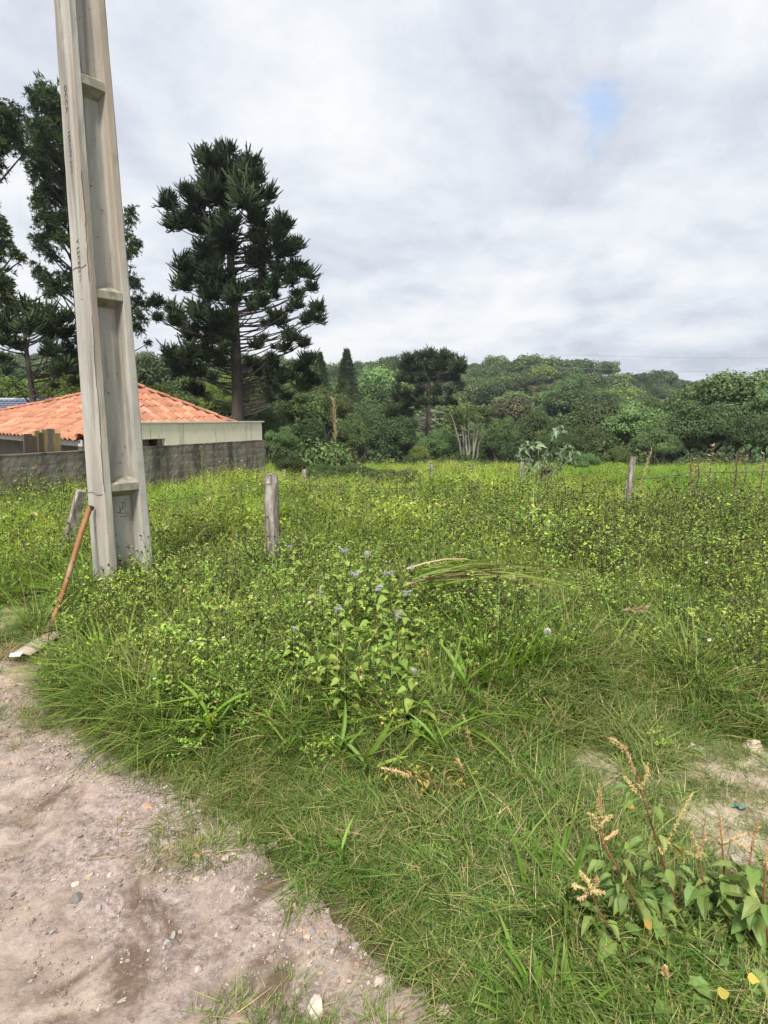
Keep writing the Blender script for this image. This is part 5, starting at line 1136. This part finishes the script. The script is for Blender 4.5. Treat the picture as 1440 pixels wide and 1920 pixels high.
amaranth([(1215, 1810), (1175, 1770), (1140, 1735), (1118, 1700), (1110, 1675)], [([(1110, 1672), (1090, 1664), (1072, 1660)], .0095), ([(1110, 1670), (1100, 1650), (1087, 1634)], .008), ([(1111, 1670), (1120, 1655), (1117, 1642)], .008), ([(1111, 1672), (1125, 1672), (1134, 1675)], .008), ([(1110, 1676), (1095, 1680), (1083, 1686)], .008)],
         16, .075, 'amaranth topped by a star of fat tan spikes, nearest the arching grass', (1.40, 1.46), red=.5)
amaranth([(1345, 1800), (1330, 1720), (1318, 1650), (1312, 1610)], [([(1311, 1605), (1304, 1580), (1296, 1560)], .006), ([(1311, 1605), (1318, 1575), (1320, 1560)], .006), ([(1312, 1608), (1296, 1600), (1284, 1596)], .005)], 18, .07, 'bushy amaranth with short orange-tinted spikes, right of the tall red-stemmed one', (1.48, 1.5), yl=1)
amaranth([(1378, 1790), (1365, 1700), (1358, 1635), (1354, 1580)], [([(1354, 1575), (1350, 1548), (1349, 1525)], .0055), ([(1355, 1580), (1380, 1570), (1400, 1562)], .0045), ([(1355, 1585), (1335, 1574), (1320, 1568)], .0045)], 18, .075, 'amaranth with a thin dark red stem in the middle of the right-hand group', (1.46, 1.52), red=.4)
amaranth([(1420, 1800), (1412, 1700), (1405, 1620), (1410, 1590)], [([(1409, 1590), (1416, 1560), (1424, 1538)], .007), ([(1407, 1600), (1390, 1585), (1376, 1578)], .005)], 18, .08, 'amaranth with an olive tilted spike near the right edge of the frame', (1.42, 1.5), red=.4)
amaranth([(1450, 1840), (1440, 1760), (1432, 1680), (1436, 1620)], [([(1436, 1620), (1440, 1590), (1447, 1560)], .006)], 20, .085, 'large-leaved amaranth cut by the right edge of the frame', (1.36, 1.42), red=.4, yl=2)
amaranth([(1265, 1905), (1255, 1870), (1250, 1835)], [([(1250, 1832), (1248, 1822), (1246, 1812)], .010)], 14, .095, 'low dark big-leaved weed with a pale bud at the bottom right', (1.24, 1.27), red=.2, lf=(.3, 1))
amaranth([(1395, 1895), (1385, 1840), (1380, 1790)], [], 18, .09, 'leafy stemless-looking weed filling the bottom right corner', (1.28, 1.32), red=.3, yl=2, lf=(.2, 1))
amaranth([(1330, 1880), (1322, 1830), (1318, 1790)], [], 16, .085, 'dark green broad-leaved weed in the shade below the amaranths', (1.30, 1.34), red=.3, lf=(.2, 1))
for px_, py_, hh, lb in ((1150, 1800, 70, 'leafy young amaranth without spikes in front of the star-spiked one'), (1225, 1790, 90, 'leafy spikeless amaranth between the two red-stemmed ones'), (1300, 1840, 80, 'leafy spikeless weed below the bushy amaranth'), (1370, 1745, 110, 'leafy spikeless amaranth behind the thin red stem'), (1425, 1790, 110, 'leafy spikeless amaranth hugging the right frame edge'),
                         (1190, 1860, 60, 'low leafy weed left of the big-leaved dark one'), (1420, 1900, 70, 'low leafy weed in the very bottom right corner'), (1275, 1740, 80, 'leafy spikeless amaranth right behind the tall red stem'), (1320, 1770, 70, 'small leafy weed at the foot of the bushy amaranth')):
    yy = ground_at(px_, py_)[1]; amaranth([(px_, py_), (px_-4, py_-hh*.5), (px_+3, py_-hh)], [], 16, .062, lb, (yy, yy+.03), yl=0, red=.3, lf=(.15, 1))
amaranth([(835, 1480), (805, 1465), (775, 1456), (745, 1447), (722, 1443)], [([(770, 1454), (745, 1446), (715, 1440)], .009), ([(808, 1470), (803, 1458), (800, 1450)], .008)], 16, .046, 'sprawling yellowing weed with tan seed clusters in the middle of the verge', (2.06, 2.1), ms=LN, lf=(.15, .95), red=.3)
amaranth([(868, 1470), (866, 1455), (868, 1440)], [([(867, 1445), (860, 1430), (856, 1422)], .008)], 8, .042, 'small yellow-leaved weed right beside the sprawling one', (2.1, 2.12), ms=LN, lf=(.3, 1), red=.3)
amaranth([(893, 1440), (888, 1410), (880, 1385)], [([(884, 1400), (876, 1370), (868, 1340)], .010), ([(888, 1420), (884, 1412), (879, 1400)], .008)], 5, .045, 'upright tan seed spike standing in the verge grass right of centre', (2.3, 2.34), red=.3, spike_t=.35)

# reed-like shoots with long pointed leaves
def shoots(px, py, n, L, label, tilt=.6, az=None):
    g = ground_at(px, py, 0.03); g[2] = float(Hs(g[0], g[1])); root = empty('reed_shoot', tuple(g), label, 'grass plant', 'broad-bladed grass shoots')
    mb = MB(); tube(mb, [(0, 0, -.02), (0, 0, L*.6)], [.004, .002], 5, 0, .6); link('stem', mb.mesh('stem', MAT['lush']), root)
    for k in range(n):
        a = (az if az is not None else 0)+k*2.5+R.normal()*.3; p = g+[0, 0, L*(.15+.45*k/n)]; put_leaf(root, g, BL, p, [math.cos(a)*tilt, math.sin(a)*tilt, .8+R.normal()*.2], L*R.uniform(.7, 1.1)*1.0)
shoots(634, 1440, 6, .21, 'pale green reed shoot left of the stone in the grass'); shoots(690, 1460, 6, .21, 'pale green reed shoot in front of the stone in the grass'); shoots(818, 1430, 8, .22, 'reed shoot with fanned blades behind the sprawling yellow weed')
shoots(395, 1395, 7, .24, 'reed shoot leaning over the road edge at the left'); shoots(300, 1370, 7, .24, 'reed shoot at the road edge left of the leaning one'); shoots(640, 1620, 5, .12, 'small bright reed shoot low in the verge'); shoots(870, 1330, 7, .30, 'tall bladed reed shoot right of the flowering clump')

# tussock of wide grass and the bundle of cut stalks
def tussock(px, py, n, h, label):
    g = ground_at(px, py, .05); g[2] = float(Hs(g[0], g[1])); mb = MB(); r = R; q = r.random(n)**.5*.13; a = r.uniform(0, 6.28, n)
    blades(mb, np.stack([q*np.cos(a), q*np.sin(a), np.zeros(n)], 1), a+r.normal(size=n)*.7, h*r.uniform(.5, 1.2, n), .015*r.uniform(.7, 1.3, n), r.uniform(.0, .38, n), r.uniform(.1, .8, n), 0, np.clip(r.normal(.5, .22, n), 0, 1), 6)
    o = link('grass_tussock', mb.mesh('grass_tussock', MAT['lush'])); o.location = tuple(g); tag(o, label, 'grass plant', 'wide-bladed grass tussocks')
tussock(930, 1290, 60, .50, 'wide-bladed grass tussock right of the flowering clump'); tussock(985, 1270, 50, .45, 'wide-bladed tussock below the cut grass bundle'); tussock(870, 1215, 40, .42, 'narrow tussock between the flowering clump and the cut grass'); tussock(1055, 1690, 40, .22, 'arching blue-green tussock left of the amaranths'); tussock(1010, 1880, 40, .12, 'short bright tussock at the bottom of the frame')
def bundle():
    a = at(775, 1085, 3.75); mb = MB(); r = R; o0 = a.copy()
    for i in range(70):
        L = r.uniform(.5, 1.0); t = np.linspace(0, 1, 7); st = a+np.array([r.uniform(-.05, .22), r.normal()*.06, r.normal()*.022]); an = r.normal()*.16
        P = st+np.stack([L*t*math.cos(an), L*t*math.sin(an)*.8, .10*np.sin(t*pi*.9)*r.uniform(.2, 1)-.12*t**2*r.uniform(-.6, 1.2)], 1)
        w = r.uniform(.003, .011)*(1-.75*t); sd = norm(np.array([r.normal()*.2, .5, r.normal()*.8])); V = np.stack([P-sd*w[:, None], P+sd*w[:, None]], 1).reshape(-1, 3)-o0; j = np.arange(6)*2
        mb.add(V, np.stack([j, j+1, j+3, j+2], -1), int(i % 4 == 0), np.repeat(np.clip(.75-.75*t+r.normal()*.15, 0, 1) if i % 4 == 0 else np.clip(.2+.6*t+r.normal()*.15, 0, 1), 2))
    o = link('cut_grass_bundle', mb.mesh('cut_grass_bundle', [MAT['lush'], MAT['dry']])); o.location = tuple(o0); tag(o, 'bundle of cut wilting grass lying across the weeds', 'grass bundle')
bundle()
# tall dry stalks
def stalk(foot, tip, Yf, Yt, plume, label, r0=.0035, mat='dry', bow=.03):
    a = at(foot[0], foot[1], Yf); b = at(tip[0], tip[1], Yt); a[2] = min(a[2], float(H(a[0], a[1]))+.05); t = np.linspace(0, 1, 14)[:, None]; P = a+(b-a)*t; P[:, 0] += bow*np.sin(t[:, 0]*pi)
    root = empty('grass_stalk', tuple(a), label, 'grass stalk', 'tall dry grass stalks'); mb = MB(); tube(mb, P-a, np.linspace(r0, r0*.4, 14), 5, 0, .4); link('stem', mb.mesh('stem', MAT[mat]), root)
    if plume:
        mb = MB(); k = 110; q = 1-plume*R.random(k); c = np.stack([np.interp(q, t[:, 0], P[:, j]) for j in range(3)], 1)-a; dv = norm(b-a); d = norm(dv+R.normal(size=(k, 3))*.28); diamonds(mb, c, d, rdir(k), .07*R.uniform(.5, 1.2, k), .007, 0, R.uniform(.3, .9, k)); link('plume', mb.mesh('plume', MAT['dry']), root)
stalk((632, 1000), (625, 752), 4.9, 4.9, .2, 'very tall pale grass stalk rising above the field edge right of the near post', bow=.02)
stalk((400, 1060), (450, 893), 4.3, 4.5, 0, 'long thin straw stalk slanting up before the block wall', .0022)
stalk((382, 1000), (376, 842), 6.0, 6.0, .3, 'straw-plumed stalk standing before the block wall', .003)
stalk((478, 960), (492, 885), 5.2, 5.2, 0, 'short straw stalk left of the near fence post', .0018)
stalk((1196, 905), (1222, 845), 8.6, 8.6, .5, 'curved plumed stalk beside the split fence post', .006, bow=-.05)
stalk((1020, 1085), (1205, 1140), 3.9, 3.5, .25, 'arching green stalk bending over the weeds at right', .0022, 'lush')
stalk((560, 1040), (553, 960), 4.6, 4.6, 0, 'thin black weed stalk right of the near fence post', .0024, 'seed')
stalk((1440, 1440), (1345, 1390), 2.2, 2.5, .0, 'thin yellow-green stalk at the right edge beside the tan stone', .0022, 'lush')
stalk((1400, 1870), (1330, 1760), 1.3, 1.42, 0, 'pale stalk crossing the leaves at the bottom right', .0022, 'lush'); stalk((1435, 1915), (1370, 1800), 1.22, 1.34, 0, 'thick green stalk in the bottom right corner', .004, 'lush')
# row of dead stalks along the far edge at right
for px, top, w, lb in ((1296, 850, .022, 'short dead stump-like stalk at the right field edge'), (1313, 858, .03, 'leaning dead stalk at the right field edge'), (1331, 832, .022, 'tallest dead stalk at the right field edge'), (1383, 846, .035, 'leafy dead stalk, thickest at the right field edge'), (1396, 850, .02, 'thin twin dead stalk at the right field edge'), (1430, 848, .03, 'dead stalk tilting at the right frame edge')):
    a = at(px, 885, 9.6); b = at(px+R.normal()*3, top, 9.6); zg = float(H(a[0], a[1])); a[2] = zg; root = empty('dead_stalk', tuple(a), lb, 'dead plant', 'dead stalks at the right field edge'); mb = MB(); t = np.linspace(0, 1, 8)[:, None]
    tube(mb, (b-a)*t+R.normal(size=(8, 3))*.012, w*(.6-.35*t[:, 0]), 5, 0, .3); link('stem', mb.mesh('stem', plain('dead_stem', (.15, .125, .085))), root)
    mb = MB(); k = 34; q = .45+.55*R.random(k); c = (b-a)*q[:, None]+R.normal(size=(k, 3))*.03; diamonds(mb, c, rdir(k, R, -.5), rdir(k), .07, .03, 0, R.random(k)*.5); link('dead_leaves', mb.mesh('dead_leaves', MAT['dry']), root)
# silvery big-leaved sapling
def sapling():
    Y = 14.; g = at(1015, 885, Y); g[2] = float(H(g[0], g[1])); root = empty('silvery_sapling', tuple(g), 'sapling with large silvery drooping leaves in the field', 'sapling'); mb = MB(); V = foliage('silver_leaf', [(0, (.085, .135, .06)), (1, (.20, .26, .15))], .2)
    tips = [(975, 850), (990, 862), (1008, 836), (1020, 850), (1044, 818), (1048, 806), (1062, 838), (1068, 845), (1055, 862), (1000, 880), (1030, 880), (1015, 868), (1040, 852), (1072, 862), (985, 838), (1028, 832)]
    for a in tips:
        e = at(a[0], a[1], Y+R.normal()*.35); t = np.linspace(0, 1, 7)[:, None]; P = g+(e-g)*t; P[:, 2] += .15*np.sin(t[:, 0]*pi); tube(mb, P-g, np.linspace(.02, .008, 7), 5, cap=False)
    link('trunk', mb.mesh('trunk', MAT['palebark']), root)
    ms = []
    for i in range(4):
        m = MB(); leaves(m, [[0, 0, 0]], [[1, 0, 0]], [[0, 0, 1]], 1., .48, 'ovate', .4, .25, 0, R.random()); ms.append(m.mesh('leaf', V))
    for a in tips:
        for k in range(13):
            e = at(a[0]+R.normal()*5, a[1]+R.normal()*5, Y+R.normal()*.35); aa = R.uniform(0, 6.28); put_leaf(root, g, ms, e, [math.cos(aa), math.sin(aa), R.normal()*.4-.1], R.uniform(.15, .28))
sapling()

# stones and scraps
def stone(px, py, w, mat, label, group='stones on the road and verge', flat=.55, tall_=None, name='stone'):
    g = ground_at(px, py, 0.0); g[2] = float(Hs(g[0], g[1])); dist = np.linalg.norm(g-[0, 0, CZ]); s = w/2*dist/F*.98
    mb = MB(); r = R; n, m = 10, 6; V = []
    for i in range(m+1):
        ph = -pi/2+pi*i/m
        for j in range(n): V.append([math.cos(ph)*math.cos(2*pi*j/n), math.cos(ph)*math.sin(2*pi*j/n), math.sin(ph)])
    V = np.array(V); V[:n] = V[:n].mean(0); V[-n:] = V[-n:].mean(0); sd = r.random()*90; f = .8+.5*fbm(V[:, 0]*1.5+sd, V[:, 1]*1.5+V[:, 2]*1.3+sd, 3); 
    for q in range(9): # knocked-off facets
        nn = rdir(1, r, -.2)[0]; d = V@nn; lim = r.uniform(.42, .75); V = V-np.clip(d-lim, 0, 9)[:, None]*nn
    V = V*f[:, None]*np.array([1, r.uniform(.7, .95), flat if tall_ is None else tall_])*s
    i = np.arange(m)[:, None]*n; j = np.arange(n)[None]; k = (j+1) % n; mb.add(V, np.stack([i+j, i+k, i+n+k, i+n+j], -1).reshape(-1, 4))
    o = link(name, mb.mesh(name, STM[mat])); o.location = (g[0], g[1], g[2]+s*(flat if tall_ is None else tall_)*.45); o.rotation_euler = (r.normal()*.15, r.normal()*.15, r.uniform(0, 6.28)); tag(o, label, 'stone', group); return o
for a in [(705, 1392, 34, 'pink', 'upright pale pinkish stone half sunk in the verge grass', 1.3), (576, 1745, 22, 'tan', 'rounded tan stone at the edge between gravel and grass', None), (590, 1880, 46, 'pale', 'largest pale chunk of rock on the gravel at the bottom', None), (752, 1895, 26, 'pink', 'pinkish angular stone at the bottom of the gravel', None),
          (834, 1900, 30, 'pink', 'angular salmon stone at the foot of the grass', None), (1409, 1413, 34, 'tan', 'flat tan stone in the grass at the right edge', None), (425, 1606, 16, 'pale', 'egg-shaped pale stone beside grass on the gravel', None), (168, 1642, 17, 'tan', 'tan stone in the middle of the dirt road', None),
          (143, 1683, 24, 'dark', 'largest dark stone in the middle of the dirt road', None), (178, 1700, 18, 'grey', 'blue-grey pebble right of the dark stone on the dirt road', None), (140, 1655, 14, 'pale', 'pale stone above the dark one on the dirt road', None), (97, 1748, 14, 'grey', 'lone grey pebble at the lower left of the dirt road', None),
          (148, 1428, 13, 'grey', 'grey stone at the upper dirt road near the weeds', None), (312, 1760, 13, 'grey', 'first of the grey pebbles in the small cluster on the road', None), (325, 1748, 14, 'grey', 'upper grey pebble of the small cluster on the road', None), (318, 1766, 12, 'dark', 'dark pebble of the small cluster on the road', None), (362, 1733, 13, 'dark', 'dark pebble right of the small cluster on the road', None),
          (227, 1870, 18, 'pale', 'upright white-ish stone at the bottom of the dirt road', None), (372, 1814, 14, 'pink', 'pink stone at the lower dirt road', None), (435, 1663, 14, 'pale', 'pale chip by the grass sprigs on the gravel', None), (627, 1755, 18, 'grey', 'grey pebble beside the rounded tan stone', None), (586, 1732, 16, 'grey', 'small dark grey pebble above the rounded tan stone', None),
          (592, 1838, 13, 'pale', 'round white pebble on the gravel at the bottom', None), (620, 1815, 16, 'grey', 'bluish pebble in the gravel near the bottom', None), (712, 1830, 22, 'pale', 'broad pale stone by the grass near the bottom', None), (790, 1860, 22, 'grey', 'grey stone under the grass fringe at the bottom', None), (820, 1752, 20, 'pale', 'pale rock in dry grass at the lower middle', None),
          (547, 1595, 14, 'tan', 'tan pebble where gravel meets the verge grass', None), (512, 1588, 20, 'pink', 'pinkish stone beside the straw tuft', None), (706, 1890, 20, 'tan', 'tan pebble left of the salmon stone', None), (960, 1500, 30, 'tan', 'tan lump of dry earth in the verge grass', None), (665, 1760, 16, 'grey', 'grey pebble near the grass at the gravel edge', None), (1380, 1630, 24, 'pink', 'pink stone behind the amaranth stems', None)]:
    stone(a[0], a[1], a[2], a[3], a[4], tall_=a[5])
for i in range(46):
    px = R.uniform(10, 620); py = R.uniform(1300, 1900); g = ground_at(px, py)
    if edge(g[0], g[1]) > -.05: continue
    stone(px, py, R.uniform(7, 13), R.choice(['grey', 'pink', 'tan', 'dark']), 'small loose pebble lying on the dirt road', 'small pebbles on the dirt road')
# broken bits of orange roof tile
for px, py, w, lb in ((276, 1516, 20, 'leaf-shaped shard of orange tile on the gravel'), (368, 1598, 18, 'orange tile shard beside the grass sprig on the road'), (399, 1473, 12, 'small orange tile shard at the grass edge'), (31, 1433, 11, 'tiny orange tile shard at the left edge of the road'), (565, 1733, 13, 'orange tile fragment next to the tan stone'), (668, 1797, 14, 'orange tile chip in the lower gravel')):
    o = stone(px, py, w, 'red', lb, 'broken orange tile shards', flat=.28, name='tile_shard'); o['category'] = 'tile shard'
def scrap(px, py, w, c, label, name, cat):
    g = ground_at(px, py, .0); g[2] = float(Hs(g[0], g[1])); s = w*np.linalg.norm(g-[0, 0, CZ])/F; n = 7; xs = np.linspace(-.5, .5, n)
    V, Q = grid_mesh(xs, xs, lambda x, y: (fbm(x*3+px, y*3, 3)-.35)*.7); V = V*s; V[:, :2] += R.normal(size=(len(V), 2))*s*.03; mb = MB().add(V, Q); low = V-np.array([0, 0, .0015]); mb.add(low, Q[:, ::-1])
    o = link(name, mb.mesh(name, plain(name, c, .4, .4))); o.location = (g[0], g[1], g[2]+s*.15); o.rotation_euler = (.3, .2, R.uniform(0, 6)); tag(o, label, cat)
scrap(1304, 1418, 18, (.55, .58, .57), 'crumpled whitish plastic scrap on the worn patch', 'plastic_scrap', 'litter'); scrap(1384, 1528, 15, (.10, .24, .24), 'crumpled teal wrapper on the bare soil at right', 'wrapper', 'litter')
for px, py, w, lb in ((1358, 1862, 18, 'yellow fallen leaf at the bottom right'), (1414, 1836, 15, 'orange-yellow leaf standing near the right frame edge'), (1217, 1733, 16, 'yellow leaf lying under the leaning amaranth')):
    g = ground_at(px, py, .16); root = None; mb = MB(); s = w*np.linalg.norm(g-[0, 0, CZ])/F; leaves(mb, [[-.5*s, 0, 0]], [[1, 0, 0]], [[0, -.5, .8]], s, s*.8, 'ovate', .2, .15, 0, .5, .2); tube(mb, [(-.5*s, 0, 0), (-.8*s, 0, -.16)], .0012, 3, 0, .3, cap=False)
    o = link('fallen_leaf', mb.mesh('fallen_leaf', MAT['yellow'])); o.location = tuple(g); o.rotation_euler = (0, 0, R.uniform(-.5, .5)); tag(o, lb, 'leaf', 'yellow leaves')
# seed clock and scattered white flowers on stems
def puff():
    g = at(1026, 1184, 3.2); mb = MB(); d = rdir(260, R); diamonds(mb, d*.006, d, rdir(260), .019, .006, 0, .6); o = link('seed_clock', mb.mesh('seed_clock', MAT['petal'])); o.location = tuple(g)
    gz = float(H(g[0], g[1])); root = empty('dandelion', (g[0], g[1], gz), 'round white seed clock among the weeds right of the cut grass', 'flower'); o.parent = root; o.location = (0, 0, g[2]-gz); mb = MB(); tube(mb, [(0, 0, 0), (.01, 0, (g[2]-gz)*.5), (0, 0, g[2]-gz)], .0018, 4); link('stem', mb.mesh('stem', MAT['lush']), root)
puff()
FLM = []
for i in range(3):
    mb = MB(); q = 6; aa = np.arange(q)*6.28/q; leaves(mb, np.zeros((q, 3)), np.stack([np.cos(aa), np.sin(aa), np.full(q, .2)], 1), np.tile([0, 0, 1.], (q, 1)), .013, .010, 'ovate', .2, .1, 0, .5); diamonds(mb, np.tile([0, 0, .003], (6, 1)), rdir(6, R, .2), rdir(6), .006, .006, 0, 1.); FLM.append(mb.mesh('blossom', MAT['petal']))
fl_lab = {0: 'small white daisy-like flower in the short grass right of the cut grass'}
for px, py, Y in ((1065, 1160, 3.3), (1072, 1170, 3.3), (1120, 1188, 3.2), (1228, 1223, 3.1), (1260, 1238, 3.05), (1380, 1252, 3.0), (856, 1313, 2.7), (997, 1242, 3.0), (1395, 1120, 3.5), (1325, 1055, 4.0), (580, 1130, 3.4), (505, 1282, 2.9), (494, 1298, 2.9), (640, 1285, 2.75), (705, 1252, 2.8), (688, 1232, 2.85), (280, 1250, 3.1), (210, 1245, 3.2), (1048, 1190, 3.2), (1330, 1200, 3.1)):
    g = at(px, py, Y); zg = float(H(g[0], g[1])); root = empty('white_flower', (g[0], g[1], zg), 'small white daisy-like flower on a thin stem among the weeds', 'flower', 'small white flowers among the weeds')
    h = max(g[2]-zg, .03); mb = MB(); tube(mb, [(0, 0, 0), (.006, .004, h*.5), (0, 0, h)], .0012, 3, 0, .5, cap=False); link('stem', mb.mesh('stem', MAT['stem']), root); o = link('blossom', FLM[int(R.integers(3))], root); o.location = (0, 0, h); o.rotation_euler = (R.uniform(.1, .7), R.normal()*.3, R.uniform(0, 6))
# overhead cables far off
for k, (ya, yb) in enumerate(((664, 662), (688, 690))):
    a = at(1000, ya, 70.); b = at(1800, yb, 90.); t = np.linspace(0, 1, 40)[:, None]; P = a+(b-a)*t; P[:, 2] -= .6*np.sin(t[:, 0]*pi); mb = MB(); tube(mb, P-a, .012, 4); o = link('power_cable', mb.mesh('power_cable', plain('cable', (.25, .25, .27)))); o.location = tuple(a)
    tag(o, 'upper thin power cable across the sky over the hill at right' if k == 0 else 'lower thin power cable just above the hill crest at right', 'cable', 'power cables')

# ------------------------------------------------------------------ thin air haze
def haze():
    mb = MB(); box(mb, (0, 145, 18), (560, 640, 64)); m, nt, out = new_mat('haze'); v = nt.nodes.new('ShaderNodeVolumePrincipled'); v.inputs['Color'].default_value = (.86, .92, 1, 1); v.inputs['Density'].default_value = .00042; v.inputs['Anisotropy'].default_value = .2
    nt.links.new(v.outputs[0], out.inputs['Volume']); o = link('haze', mb.mesh('haze', m)); tag(o, 'thin pale air over the valley and hill', kind='stuff')
haze()
